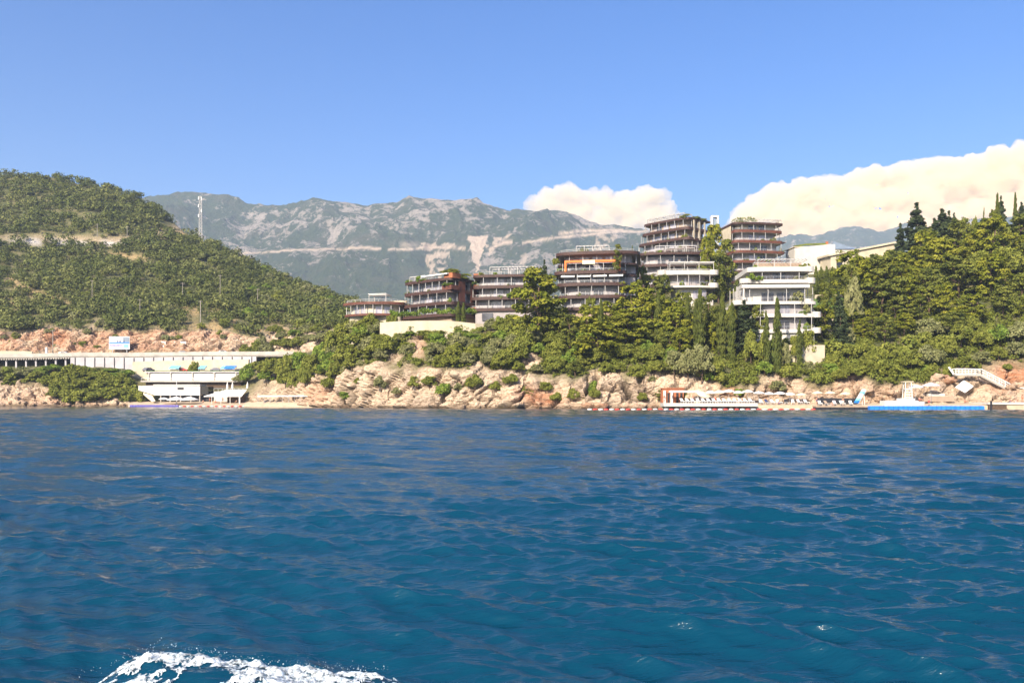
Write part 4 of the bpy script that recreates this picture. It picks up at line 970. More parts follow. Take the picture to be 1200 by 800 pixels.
# D: upper tower, corner towards us
rzD = R(-48); Dk = thing('hotel_tower', 'tallest brown banded hotel tower with stepped curved storeys and a planted roof corner', 'hotel tower', (0, 0, 0), rzD, 'hotel blocks on the promontory')
wD, dD = 19.5, 10.5; corner = Vector((xat(806, 300), 300, 0)); loc = corner - Matrix.Rotation(rzD, 3, 'Z') @ Vector((wD / 2 - .3, -1.6, 0)); Dk.location = (loc.x, loc.y, 0)
zD = [46.4, 49.7, 53.0, 56.3, 59.7, 63.1]
podium(Dk, wD, 1.6, 3.5, dD, 30, zD[0] - .35, 'tan')
for i in range(5): floor_parts(Dk, zD[i], zD[i+1] - zD[i], wD + [5, 5, 4, 2.4, .9][i], 2.6, 3.2, dD, [-2.2, -2.2, -1.8, -1.1, -.4][i], 0, bay=3.0, recess=1.8, wall=['lilac', 'lilac', 'lilac', 'tan', 'tan'][i])
roof_parts(Dk, zD[5], wD, 2.4, 3.6, dD); pergola(Dk, -wD/2 + 1.5, wD/2 - 2, -1.2, 3, zD[5], 1.9, 6)
for f in range(3): MB().box(wD/2 - .02, wD/2 + .2, 1 + f * 3, 1.7 + f * 3, zD[3], zD[5] - .4).build('pilaster', M['cream'], Dk)
# D wing in front
Ew = thing('hotel_block', 'brown banded block with a white roof terrace frame at the foot of the tallest tower', 'hotel', (xat(789, 285), 285, 0), R(-4), 'hotel blocks on the promontory')
zE = [38.0, 41.2, 44.5, 47.6 + .3]; wE = 20.4
podium(Ew, wE, 2.5, 2.8, 10, 26, zE[0] - .35, 'tan')
for i in range(3): floor_parts(Ew, zE[i], zE[i+1] - zE[i], wE + .3, 3.0, 2.8, 10, -.1, 0, bay=3.8, recess=1.7)
roof_parts(Ew, zE[3] + .4, wE + .6, 3.2, 2.8, 10, rail=True); pergola(Ew, -5.8, 7.2, -1.2, 3.2, zE[3] + .4, 2.5, 5, slats=False)
# D': white block
Wd = thing('hotel_block', 'white banded block with a canopy on its roof at the foot of the tower', 'hotel', (xat(805, 257), 257, 0), R(-2), 'hotel blocks on the promontory')
s = 257 / F0; zW = [zat(352, 257), zat(336, 257), zat(321, 257)]
podium(Wd, 11, 1, 4, 8, 22, zW[0], 'white', 2)
MB().prism(shift(spath(9, 1.2, 4, 8), 1, 0), zW[0] + .003, zW[1] - .62).build('base_wall', M['white'], Wd)
for x in (-1.5, 1.5, 4): MB().box(x, x + 1.3, -1.32, -1.22, zW[0] + .4, zW[0] + 2.6).build('window', M['glass'], Wd)
floor_parts(Wd, zW[1], zW[2] - zW[1], 16.0, 3.2, 2.4, 10, 0, 0, band='white', bandh=.55, slab=.5, wall='lilac', bay=2.9, recess=2.4, posts=True)
roof_parts(Wd, zW[2], 16.2, 3.2, 2.4, 10, 0, 0, band='white', bandh=1.25, slab=.5, rail=True); pergola(Wd, -5, 7.4, -1.0, 3, zW[2], 2.9, 4, slats=False, cover='cloth')
for x in (-7.2, 7.2):
    for z in (zW[2] - .55, zW[1] - .55): MB().prism([(x + 1.5*math.cos(t), -1.3 + 1.5*math.sin(t)) for t in [2*math.pi*k/14 for k in range(14)]], z, z + 1.35).build('rounded_planter', M['white'], Wd)
# E: second tower
Ek = thing('hotel_tower', 'red brown banded hotel tower with a grassed roof, right of the tallest tower', 'hotel tower', (xat(887, 296), 296, 0), R(9), 'hotel blocks on the promontory')
zE2 = [zat(y, 296) for y in (332, 320, 308, 296.5, 284.5, 272.5)]; wE2 = 16.8
podium(Ek, wE2, 1.4, 4, 13, 28, zE2[0] - .35, 'tan')
for i in range(5): floor_parts(Ek, zE2[i], zE2[i+1] - zE2[i], wE2 + [1, .6, .6, .8, .3][i], 2.2, 3.6, 13, [.3, .2, .2, .3, 0][i], 0, band='rust' if i > 1 else 'brown', bay=3.6, recess=1.8)
floor_parts(Ek, zE2[5], 2.7, wE2 - .2, 2.0, 3.8, 13, 0, 0, band='rust', bay=3.6, recess=1.6, wall='cream')
roof_parts(Ek, zE2[5] + 2.7, wE2 + .4, 2.2, 3.8, 13, 0, 0, band='brown', bandh=.6, rail=True)
MB().box(-wE2/2 - .1, -wE2/2 + .02, 1.5, 9.5, zE2[4] + .6, zE2[5] + 2.2).build('cladding_panel', M['cream'], Ek)
awn(Ek, -2.2, 5.5, -1.5, 3.5, zE2[5] + 3.2, zE2[5] + 4.3, 'cloth'); pergola(Ek, 1.5, 7.8, -1.6, 2, zE2[5] + 2.75, 1.2, 4, slats=True)
for i in range(4): MB().box(wE2/2 - .5, wE2/2 + 2.0, .5, 4.0, zE2[i + 1] + .35, zE2[i + 1] + .6).build('balcony', M['brown'], Ek)
gr = npmesh('foliage', *leaves(np.array([(-6 + 1.4 * i, 1.6 + (i % 3), zE2[5] + 3.7 + .5 * math.sin(i * .7)) for i in range(5)]), np.array([(1.9, 2.0, 1.3)] * 5), 110, .26, np.random.default_rng(3))[:2], {'tone': ('FACE', np.full(550, .2))}, False, M['oakleaf'])
link(bpy.data.objects.new('foliage', gr), Ek)
# F: white block in front
Fk = thing('hotel_block', 'white terraced block with rounded balconies and a white canopy, behind the slim cypress', 'hotel', (xat(917, 216), 216, 0), R(-3), 'hotel blocks on the promontory')
zF = [zat(388, 216), zat(369.5, 216), zat(354, 216), zat(328.5, 216), zat(315, 216)]; s = 216 / F0
podium(Fk, 15, 1.5, 4, 14, 12, zF[0] - .6, 'white')
spec = [(15.2, .4), (15.0, .5), (18.8, -1.4), (14.8, -.3)]
for i in range(4):
    floor_parts(Fk, zF[i], zF[i+1] - zF[i] if i != 2 else 4.6, spec[i][0], 2.0, 4.4, 14, spec[i][1], [0, .4, 1.2, 2.4][i], band='white', bandh=.62, slab=.5, wall='lilac' if i != 2 else 'white', bay=3.9, recess=1.9, solid=.25 if i != 2 else .1)
MB().box(-9.9, 6.2, -1.1, 3.0, zF[2] + 3.35, zF[2] + 4.15).build('canopy', M['white'], Fk)
MB().box(-9.6, -9.25, -.9, -.55, zF[2] + .003, zF[2] + 3.348).build('column', M['white'], Fk)
roof_parts(Fk, zF[4], 15.4, 2.2, 4.2, 14, -.4, 2.4, band='white', bandh=1.1, slab=.5, rail=False); pergola(Fk, -5.6, 6.2, 1.2, 6.5, zF[4] + .003, 2.4, 4, slats=True)
MB().box(-5.4, 6.0, 5.5, 6.3, zF[4] + .01, zF[4] + 2.2).build('wall', M['tan'], Fk)
for i in range(5): MB().prism([((7.3 if i < 4 else 6.9) + spec[min(i,3)][1] + 1.25*math.cos(t), -.6 + [0,.4,1.2,2.4,2.4][i] + 1.25*math.sin(t)) for t in [2*math.pi*k/14 for k in range(14)]], zF[i] - .6, zF[i] + .75).build('rounded_planter', M['white'], Fk)
for z, x in ((zF[3], -8.6), (zF[2], -10.3)): MB().prism([(x + 1.5*math.cos(t), .8 + 1.5*math.sin(t)) for t in [2*math.pi*k/14 for k in range(14)]], z - .6, z + .5).build('rounded_planter', M['white'], Fk)
# G, H: houses on the ridge
def poly_block(name, label, cat, loc, rz, w, d, z0, z1, wall, extra=None, z1r=None):
    t = thing(name, label, cat, loc, rz); z1r = z1 if z1r is None else z1r
    MB().add([(-w/2,0,z0),(w/2,0,z0),(w/2,d,z0),(-w/2,d,z0),(-w/2,0,z1),(w/2,0,z1r),(w/2,d,z1r),(-w/2,d,z1)], [(3,2,1,0),(4,5,6,7),(0,1,5,4),(1,2,6,5),(2,3,7,6),(3,0,4,7)]).build('wall', M[wall], t)
    if extra: extra(t)
    return t
def gx_(t):
    MB().box(-5.65, 5.45, .15, 8.2, 53.2, 53.45).build('roof', M['cream'], t)
    MB().box(5.503, 8.2, -.5, 5, 40, 54.2).build('side_wall', M['white'], t)
    MB().box(5.8, 6.5, 1, 1.8, 54.21, 55.4).build('chimney', M['terracotta'], t)
    m = MB(); m.bar((-5.6, 0.6, 53.5), (-1.5, .6, 54.2), .5); m.bar((-1.5, .6, 54.2), (5.4, .6, 54.5), .5); m.build('roof_planting', M['oakleaf'], t)
poly_block('house', 'blank white flat roofed house beside the red brown tower', 'house', (xat(950, 300), 300, 0), R(4), 11, 8, 40, 52.9, 'white', gx_, 54.2)
def hx_(t):
    MB().add([(-11.2,-.6,48.5),(11.2,-.6,52.9),(11.2,10,53.6),(-11.2,10,49.2),(-11.2,-.6,49.1),(11.2,-.6,53.5),(11.2,10,54.2),(-11.2,10,49.8)], [(3,2,1,0),(4,5,6,7),(0,1,5,4),(1,2,6,5),(2,3,7,6),(3,0,4,7)]).build('roof', M['cream'], t)
    for x in (-8.6, -3.5, 1.5):
        w_ = MB().box(x, x + 1.9, -.06, .1, 44.9, 46.6).build('window', M['glassdark'], t); MB().box(x - .15, x + 2.05, -.12, -.061, 46.61, 46.8).build('frame', M['cream'], w_)
poly_block('house', 'long cream house with a sloping roof, partly behind the pines on the ridge', 'house', (xat(1011, 290), 290, 0), R(2), 21, 9, 36, 48.5, 'cream', hx_, 52.9)
def tx_(t):
    MB().add([(-4.5,-.4,0),(4.5,-.4,0),(4.5,6,0),(-4.5,6,0),(-3.6,1,3.0),(3.8,3,1.1)], [(0,1,5,4),(1,2,5),(2,3,4,5),(3,0,4),(3,2,1,0)]).build('roof', M['slate'], t)
t = thing('glass_pavilion', 'blue grey peaked glass roof between the white and the cream house', 'pavilion', (xat(990, 312), 312, zat(292, 312)), 0); tx_(t)
MB().box(-4.2, 4.2, 0, 5.6, -14, -.01).build('wall', M['white'], t)
t = thing('lift_tower', 'white open frame lift tower with pale glass standing between the two hotel towers', 'tower', (xat(838, 310), 310, 0), R(3))
zt = zat(254.5, 310); MB().box(-1.25, -.75, 0, 2, 30, zt).box(.75, 1.25, 0, 2, 30, zt).box(-1.25, 1.25, -.01, 2.01, zt + .002, zt + .6).build('frame', M['paint'], t); MB().box(-.74, .74, .6, 1.6, 30, zt - .5).build('glazing', M['slate'], t)
# retaining walls and terraces
def wallrun(name, label, pts, zlo, zhi, th, mat, cat='wall'):
    p = [Vector((xat(px, D), D, 0)) for px, D in pts]; m = MB(); n = len(p); a, b = [], []
    for i in range(n):
        d = (p[min(i+1, n-1)] - p[max(i-1, 0)]).normalized(); nn = Vector((d.y, -d.x, 0)) * th / 2
        a.append((p[i].x + nn.x, p[i].y + nn.y)); b.append((p[i].x - nn.x, p[i].y - nn.y))
    vs, fs = [], []
    for i in range(n):
        zl = zlo if not hasattr(zlo, '__len__') else zlo[i]; zh = zhi if not hasattr(zhi, '__len__') else zhi[i]
        vs += [(*a[i], zl), (*b[i], zl), (*b[i], zh), (*a[i], zh)]
    for i in range(n - 1):
        for k in range(4): fs.append((4*i + k, 4*i + (k+1) % 4, 4*i + 4 + (k+1) % 4, 4*i + 4 + k))
    fs += [(0, 3, 2, 1), (4*n-4, 4*n-3, 4*n-2, 4*n-1)]
    m.add(vs, fs); o = m.build(name, M[mat], None); tag(o, label, cat)
    return o
wallrun('retaining_wall', 'long curved cream retaining wall below the hotel block with the green roof', [(446, 240), (470, 236.5), (500, 235.5), (530, 235.2), (557, 235.6), (566, 236.5)], 15, [zat(378, 240), zat(376, 236), zat(375.5, 235), zat(376, 235), zat(379, 235.5), zat(379.5, 236)], .6, 'cream')
wallrun('retaining_wall', 'low cream retaining wall below the white terraced block', [(922, 208.5), (945, 208.3), (966, 208.8)], 9, [zat(404, 208)] * 3, .5, 'cream')
wallrun('retaining_wall', 'white terrace wall under the row of clipped cypresses', [(955, 246), (975, 246), (996, 246)], 24, [zat(345.5, 246), zat(345.5, 246), zat(345, 246)], .5, 'cream')
wallrun('retaining_wall', 'short pale wall below the lawn beside the white terraced block', [(960, 224), (976, 224), (986, 225)], 15, [zat(368, 224)] * 3, .5, 'cream')
lw = MB().add([W(952, 374, 225), W(992, 374, 225), W(996, 348, 243), W(954, 350, 243), W(952, 378, 225), W(992, 378, 225), W(996, 352, 243), W(954, 354, 243)], [(0,1,2,3),(7,6,5,4),(4,5,1,0),(5,6,2,1),(6,7,3,2),(7,4,0,3)]).build('lawn', M['lawn'])
tag(lw, 'sloping green lawn beside the white terraced block', None, None, 'structure')
# hedge in front of block A
rg = np.random.default_rng(8); C = np.array([(xat(px, 237.2), 237.2 + rg.normal(0, .3), zat(370 - 3 * (px > 490) - rg.uniform(0, 4), 237)) for px in np.linspace(458, 556, 50)])
v, f, tn = leaves(C, np.array([(.75, .7, .8)] * 50), 70, .2, rg)
tag(link(bpy.data.objects.new('hedge', npmesh('hedge', v, f, {'tone': ('FACE', tn)}, False, M['brightleaf']))), 'long green hedge on top of the curved cream retaining wall', 'hedge')
# terrace plants
for a in ((A, wA/2 - 2, -.2, zA[3] + 1.5, 6, 1.6, 'low'), (A, wA/2 - .5, 3.5, zA[3] + .3, 5, 1.8, 'low'), (A, wA/2 - 2, -1.2, zA[2] + 1.4, 3.6, 1.2, 'bright'), (A, -wA/2 + 2, -1.2, zA[3] + .1, 2.4, 1.3, 'bright'), (A, -wA/2 + 1, -.8, zA[2] + .1, 1.8, 1.4, 'low'), (A, -1, -1.6, zA[3], 2, 1.2, 'bright'),
          (Bk, -6.5, -1, zB[3], 2.2, 1.5, 'low'), (Bk, -2.5, -1.2, zB[3], 1.8, 1.3, 'bright'), (Bk, 2.2, -1.6, zB[1], 3.2, 2.0, 'bright'), (Bk, -8.4, -.2, zB[2] + .7, 2.2, 1.3, 'bright'), (Bk, 1.2, -1.6, zB[2], 1.4, 1.0, 'grey'),
          (Ck, -10.3, 2.4, zC[4] + .2, 2.6, 2.2, 'low'), (Ck, -3, 3, zC[4] + 2.8, 4, 2.2, 'low'), (Ck, 6.5, -1.4, zC[3], 2.4, 2.4, 'grey'), (Ck, -.4, -2.4, zC[0], 2.6, 4.5, 'low'), (Ck, -8.6, -1, zC[3], 2.2, 1.8, 'bright'), 
          (Dk, wD/2 - 2, -.6, zD[5], 4.4, 1.8, 'low'), (Dk, wD/2 - .8, 3.5, zD[5], 4, 1.5, 'low'), (Dk, wD/2 - .8, 7, zD[5], 3.6, 1.2, 'low'), (Ew, -3, -2, zE[1], 2, 1.3, 'low'), (Ew, -4.5, -2, zE[3] + .4, 2, 1.6, 'bright'),
          (Ek, 1.5, -1.4, zE2[4], 1.5, 1.5, 'low'), (Ek, -1, -1.4, zE2[3], 1.6, 1.8, 'low'), (Ek, 3, -1.4, zE2[2], 3.4, 1.2, 'bright'), (Ek, 8.4, -.5, zE2[3], 2, 2.0, 'grey'), (Ek, -4, -1.4, zE2[2], 1.6, 1.2, 'low'),
          (Fk, 5.4, -.8, zF[1], 2.4, 2.8, 'grey'), (Fk, 3.6, 0, zF[2], 3.2, 3.0, 'grey'), (Fk, 4.6, -.9, zF[1], 2.2, 1.2, 'bright'), (Fk, 6.6, .2, zF[0], 2.4, 2.0, 'low'), (Fk, -5.5, .4, zF[3], 2.2, 1.5, 'bright'), (Fk, -7.5, .2, zF[3], 2.4, 2.2, 'bright'), (Fk, 6.4, 2.8, zF[4], 2.4, 2.0, 'low'), (Wd, -6.8, -1, zW[1], 2.6, 2.0, 'bright'), (Wd, 4, -2, zW[1], 1.4, 1.2, 'low')):
    potted(*a)

prs = random.Random(41)
for root, zs, w_, bow_, n_, k_ in ((A, zA, wA, 2.4, 3.5, 7), (Bk, zB, wB, 2.0, 3.4, 7), (Ck, zC[:4], wC, 3.0, 3.0, 8), (Dk, zD, wD, 2.5, 3.4, 10), (Ew, zE, wE, 3.0, 2.8, 6), (Ek, zE2, wE2, 2.2, 3.7, 9), (Fk, zF, 14.6, 1.6, 4.2, 8), (Wd, zW[1:], 15, 2.4, 2.6, 3)):
    for q in range(k_):
        z = prs.choice(zs); x = prs.uniform(-.46, .46) * w_; yb = -bow_ * (1 - (abs(x) / (w_ / 2)) ** n_) ** (1 / n_) + .55
        if root is Fk: yb += [0, .4, 1.2, 2.4, 2.4][zF.index(z)]
        s_ = prs.uniform(.8, 1.9); potted(root, x, yb, z, s_, s_ * prs.uniform(.7, 1.2), prs.choice(['low', 'bright', 'grey']))
# ================================================================== VIADUCT AND BAY
bpy.context.view_layer.update()
RD = [(-420, 330), (-200, 329), (0, 328.5), (80, 328), (160, 327), (240, 325), (300, 322), (345, 318)]
ztop = lambda px: float(np.interp(px, [-420, 0, 40, 90, 160, 240, 345], [zat(417.5, 328), zat(417.5, 328.5), zat(417, 328), zat(415.8, 328), zat(416, 327), zat(414.8, 325), zat(414.8, 320)]))
vd = thing('viaduct', 'pale concrete coast road viaduct on thin columns below the red rock wall', 'viaduct', (xat(60, 330), 330, 0))
def strip(pts_px, f0, f1, zl, zh, name, mat, parent=None):
    m = MB(); vs, fs = [], []; off = parent.location if parent is not None else Vector()
    pp = []
    for (a, da), (b, db) in zip(pts_px, pts_px[1:]):
        for i in range(6): t = i / 6; pp.append((a + (b-a) * t, da + (db-da) * t))
    pp.append(pts_px[-1]); n = len(pp)
    for px, D in pp:
        for d, z in ((f0, zl), (f1, zl), (f1, zh), (f0, zh)): vs.append(Vector((xat(px, D), D + d, ztop(px) + z)) - off)
    for i in range(n - 1):
        for k in range(4): fs.append((4*i + k, 4*i + (k+1) % 4, 4*i + 4 + (k+1) % 4, 4*i + 4 + k))
    fs += [(0, 3, 2, 1), (4*n-4, 4*n-3, 4*n-2, 4*n-1)]
    o = m.add(vs, fs).build(name, M[mat], parent); return o
strip(RD, 0, 13, -.9, 0, 'deck', 'concrete', vd); strip(RD, -.3, -.001, -.5, .9, 'parapet', 'concrete', vd)
rd_ = strip(RD, .2, 12.8, .004, .012, 'road', 'asphalt'); tag(rd_, 'coast road running along the viaduct', None, None, 'structure')
for px in np.arange(-410, 82, 11.6):
    D = float(np.interp(px, [a for a, b in RD], [b for a, b in RD])); p = W(px, 0, D + .9) - vd.location; z = ztop(px)
    MB().box(p.x - .28, p.x + .28, p.y - .25, p.y + .25, 9, z - .901).build('column', M['greywall'], vd)
m = MB()
for px in np.arange(-415, 82, 2.9):
    D = float(np.interp(px, [a for a, b in RD], [b for a, b in RD])); p = W(px, 0, D + .2) - vd.location; z = ztop(px); m.box(p.x - .2, p.x + .2, p.y - .45, p.y + 2.5, z - 1.35, z - .903)
m.build('deck_beam', M['concrete'], vd)
RW = [(82, 327.6), (160, 326.6), (240, 324.6), (300, 321.6)]
rw_ = strip(RW, .3, 1.2, -8, -.92, 'retaining_wall', 'greywall'); tag(rw_, 'grey panelled retaining wall carrying the coast road, right of the viaduct columns', 'wall')
m = MB()
for px in np.arange(88, 300, 11.5):
    D = float(np.interp(px, [a for a, b in RW], [b for a, b in RW])); p = W(px, 0, D + .22); m.box(p.x - .15, p.x + .15, p.y - .06, p.y + .1, ztop(px) - 7, ztop(px) - .95)
m.build('wall_joint', M['dark'], rw_)
ow = wallrun('roadside_wall', 'plain cream wall standing on the viaduct at its bay end', [(-60, 329.5), (0, 329.3), (38, 329)], [zat(418, 329)] * 3, [zat(411, 329), zat(411, 329), zat(411.5, 329)], .5, 'cream')
t = MB().box(-.35, .35, -.25, .25, 0, 3.0).box(-.4, .4, -.3, .3, 3.001, 3.2).build('gate_post', M['paint']); t.location = W(54.5, 417, 328.6) - Vector((0, 0, .0)); tag(t, 'white square post on the viaduct parapet near the orange rock', 'post')
# poles
def pole(px, ptop, pbot, D, label, name='utility_pole', r=.13, arm=True):
    t = thing(name, label, 'pole', W(px, pbot, D)); h = zat(ptop, D) - zat(pbot, D)
    MB().tube([(0, 0, -2), (0, 0, h)], [r, r * .7], 7).build('pole', M['pole'], t)
    if arm: MB().bar((-.9, 0, h - .4), (.9, 0, h - .4), .12).build('crossarm', M['pole'], t)
pole(62, 386, 417, 330.5, 'thin wooden utility pole in front of the orange rock beside the viaduct', r=.18); pole(235, 352, 390, 351, 'utility pole against the ochre clearing above the rock wall', r=.22)
for px, a, b, lb in ((108, 328, 350, 'utility pole on the scrub hillside, nearest to the ochre track'), (164, 350, 374, 'utility pole in the middle of the scrub hillside above the two small banners'), (214, 331, 352, 'utility pole on the hillside just below the brown clearing'),
                     (114, 262, 275, 'short utility pole standing on the cut bank of the hill road'), (149, 265, 279, 'short utility pole at the end of the pale hill road by the dark bushes'), (258, 322, 350, 'utility pole on the hill slope nearest to the hotel wing'), (302, 338, 360, 'pale utility pole among the bright green trees of the hill')):
    j = int((px - P_W) / (P_N - P_W) * (NC - 1)); i = 118 + int(np.argmin(np.abs(PYg[118:199, j] - b))); D = float(GY[i, j]) - 1; pole(px, a, b, D, lb, r=.08 + .00018 * D)
# radio mast
D = 545; t = thing('radio_mast', 'white lattice radio mast standing on the shoulder of the hill', 'mast', W(235, 279, D)); h = zat(230, D) - zat(279, D); m = MB()
for a, b in ((-1, -1), (1, -1), (1, 1), (-1, 1)): m.bar((a * .8, b * .8, -3), (a * .55, b * .55, h), .15)
nseg = 12; sgn = [(-1, -1), (1, -1), (1, 1), (-1, 1)]
for i in range(nseg):
    z0, z1 = h * i / nseg, h * (i + 1) / nseg; w0, w1 = .8 - .25 * i / nseg, .8 - .25 * (i + 1) / nseg
    for k in range(4):
        a, b = sgn[k], sgn[(k+1) % 4]; m.bar((a[0]*w0, a[1]*w0, z0), (b[0]*w1, b[1]*w1, z1), .08); m.bar((a[0]*w1, a[1]*w1, z1), (b[0]*w1, b[1]*w1, z1), .08)
m.build('lattice', M['post'], t)
for z, x in ((h - 1.4, -1.2), (h - 1.6, 1.2), (h - 6, -1.3), (h - 9, 1.2), (h - 12, -1.2)):
    MB().box(x * .7 - .25, x * .7 + .25, -1.1, -.7, z - .9, z + .9).build('antenna', M['paint'], t)
# billboards
def board(px0, px1, py0, py1, D, label, name, legs=True):
    t = thing(name, label, 'sign', W((px0 + px1) / 2, py1, D)); w = (px1 - px0) * D / F0; h = (py1 - py0) * D / F0
    MB().box(-w/2, w/2, -.1, .1, 0, h).build('panel', M['paint'], t)
    fr = MB()
    for x in (-w/2, w/2): fr.bar((x, 0, -.05), (x, 0, h + .05), .12, .26)
    for z in (0, h): fr.bar((-w/2, 0, z), (w/2, 0, z), .12, .26)
    fr.build('frame', M['metal'], t)
    for x in (-w * .35, w * .35): MB().bar((x, .25, -3), (x, .25, h * .8), .2).build('leg', M['metal'], t)
    return t, w, h
b, w, h = board(128, 152, 394.5, 409, 340, 'large white and blue billboard with dark sails, in front of the red rock', 'billboard')
MB().box(-w*.5+.1, w*.5-.1, -.13, -.101, h*.46, h*.56).build('blue_band', M['bluefloat'], b); MB().box(w*.18, w*.5-.1, -.125, -.102, h*.57, h*.95).build('blue_panel', surf and M['slate'], b)
m = MB()
for x in (-.13, -.04, .04, .2): m.add([(w*x, -.13, h*.56), (w*(x+.055), -.13, h*.56), (w*(x+.03), -.13, h*.82), (w*x, -.105, h*.56), (w*(x+.055), -.105, h*.56), (w*(x+.03), -.105, h*.82)], [(0,1,2), (5,4,3), (0,3,4,1), (1,4,5,2), (2,5,3,0)])
m.build('sail_picture', M['navy'], b); m = MB()
for i in range(9): m.box(-w*.45 + i * w*.065, -w*.405 + i * w*.065, -.13, -.102, h*.24, h*.36)
m.build('lettering_band', M['purple'], b); MB().box(w*.22, w*.45, -.125, -.103, h*.12, h*.4).build('blue_panel', M['cyan'], b)
for px0, px1, lb, c in ((181, 194, 'small pinkish white banner on the red rock wall, nearer the big billboard', 'pinkcloth'), (204, 218, 'small cream white banner on the red rock wall, farther from the big billboard', 'creamcloth')):
    b, w, h = board(px0, px1, 400.5, 407, 343, lb, 'banner'); m = MB()
    for r in range(2): m.box(-w*.38, w*.38, -.125, -.102, h*(.25 + r*.28), h*(.36 + r*.28))
    m.build('faded_print', M[c], b)
# cars
def carmesh():
    prof = [(-2.1, .35), (-2.1, .85), (-1.75, 1.0), (-1.1, 1.48), (.45, 1.5), (1.15, 1.0), (2.0, .86), (2.12, .6), (2.1, .35)]
    m = MB(); n = len(prof); vs = []
    for y, k in ((-.85, 1), (-.88, 0), (.88, 0), (.85, 1)):
        for x, z in prof: vs.append((x * (.985 if k else 1), y * (.86 if z > 1.2 else 1), z))
    fs = [tuple(reversed(range(n))), tuple(range(3*n, 4*n))]
    for j in range(3):
        for i in range(n): fs.append((j*n + i, j*n + (i+1) % n, (j+1)*n + (i+1) % n, (j+1)*n + i))
    return m.add(vs, fs)
def car(label, loc, rz, mat):
    t = thing('car', label, 'car', loc, rz, 'cars by the bay'); carmesh().build('body', M[mat], t)
    for s in (-1, 1):
        MB().add([(-1.1, s*.86, 1.02), (.95, s*.86, 1.02), (.42, s*.79, 1.42), (-.95, s*.79, 1.42), (-1.1, s*.80, 1.02), (.95, s*.80, 1.02), (.42, s*.73, 1.42), (-.95, s*.73, 1.42)], [(0,1,2,3), (7,6,5,4), (0,4,5,1), (1,5,6,2), (2,6,7,3), (3,7,4,0)]).build('window', M['glassdark'], t)
        for x in (-1.3, 1.3): MB().tube([(x, s*.70, .33), (x, s*.92, .33)], [.33, .33], 12).build('wheel', M['dark'], t)
    return t
M['carwhite'] = surf('white_car_paint', (.72, .72, .70), .3, .02); M['cargrey'] = surf('grey_car_paint', (.16, .16, .17), .3, .02); M['carred'] = surf('red_car_paint', (.42, .05, .03), .3, .02)
car('white car driving on the viaduct, near the orange rock', W(75, 0, 331.5).xy.to_3d() + Vector((0, 0, ztop(75) + .014)), .03, 'carwhite'); car('white car driving on the coast road above the turquoise awnings', W(262, 0, 327.5).xy.to_3d() + Vector((0, 0, ztop(262) + .014)), .03, 'carwhite')
car('grey car driving on the coast road below the two small banners', W(215, 0, 329.6).xy.to_3d() + Vector((0, 0, ztop(215) + .014)), .03, 'cargrey')

# ---- terraces below the road
DT = 312; zt1 = zat(436.5, 310)
wallrun('retaining_wall', 'tall cream yellow wall behind the terrace with the turquoise awnings', [(156, 322), (200, 321), (250, 319.5), (292, 317)], 8, [zat(424, 322), zat(422.5, 321), zat(421.5, 319.5), zat(421, 317)], 1.0, 'cream')
tb = thing('terrace_building', 'long two level white terrace with a grassy upper edge below the coast road', 'terrace', (xat(228, 310), 310, 0), R(-1.5)); Lh = 17.0
MB().box(-Lh, Lh - 1.5, .6, 9.2, 2, zt1).build('base_wall', M['cream'], tb); MB().box(-Lh - .4, Lh, -.1, 9.2, zt1 + .003, zt1 + .4).build('upper_slab', M['greywall'], tb)
MB().box(-Lh, Lh - .5, -.08, .5, zt1 + .42, zt1 + .62).build('grass_edge', M['lawn'], tb)
zb = zat(446.5, 310)
MB().box(-Lh + .6, Lh - 1.5, .35, .598, zb + .3, zt1 - .4).build('white_panel', M['paint'], tb); MB().box(-Lh - 1, Lh + .2, -2.0, .58, zb - .35, zb + .25).build('ledge', M['concrete'], tb)
for i in range(5): x = -Lh + 1.0 + i * 7.6; MB().box(x - .22, x + .22, -.05, .3, zb + .251, zt1).build('column', M['concrete'], tb)
m = MB(); xs = np.linspace(-Lh - .8, Lh, 24)
for x in xs: m.bar((x, -1.9, zb + .25), (x, -1.9, zb + 1.0), .07)
m.bar((xs[0], -1.9, zb + 1.0), (xs[-1], -1.9, zb + 1.0), .09); m.build('railing', M['paint'], tb)
MB().box(-Lh + .2, Lh - 1, -.6, -.3, zb - 2.3, zb - .36).build('timber_screen', M['bark'], tb)
def stall(px, w, mat, label, D=313.5, h=1.9, gr='awnings on the upper terrace'):
    t = thing('market_stall', label, 'stall', (xat(px, D), D, zt1 + .41), 0, gr)
    m = MB()
    for x in (-w/2 + .1, w/2 - .1):
        for y in (0, 2): m.bar((x, y, 0), (x, y, h), .09)
    m.build('frame', M['metal'], t); MB().add([(-w/2, -.4, h - .55), (w/2, -.4, h - .55), (w/2, 2.3, h + .35), (-w/2, 2.3, h + .35), (-w/2, -.4, h - .9), (w/2, -.4, h - .9), (w/2, 2.3, h + .25), (-w/2, 2.3, h + .25)], [(0,1,2,3), (7,6,5,4), (0,4,5,1), (1,5,6,2), (2,6,7,3), (3,7,4,0)]).build('awning', M[mat], t)
    MB().box(-w/2 + .3, w/2 - .3, .3, .9, 0, .9).build('counter', M['cream'], t)
stall(204, 3.6, 'cyan', 'pale turquoise awning stall left of the round dark tree on the terrace'); stall(236.5, 2.4, 'cyan', 'small turquoise awning right beside the round dark tree on the terrace'); stall(269, 3.8, 'bluefloat', 'bright blue awning stall at the far end of the upper terrace'); stall(262.5, 2.4, 'cyan', 'turquoise awning beside the bright blue awning stall', 314.5)
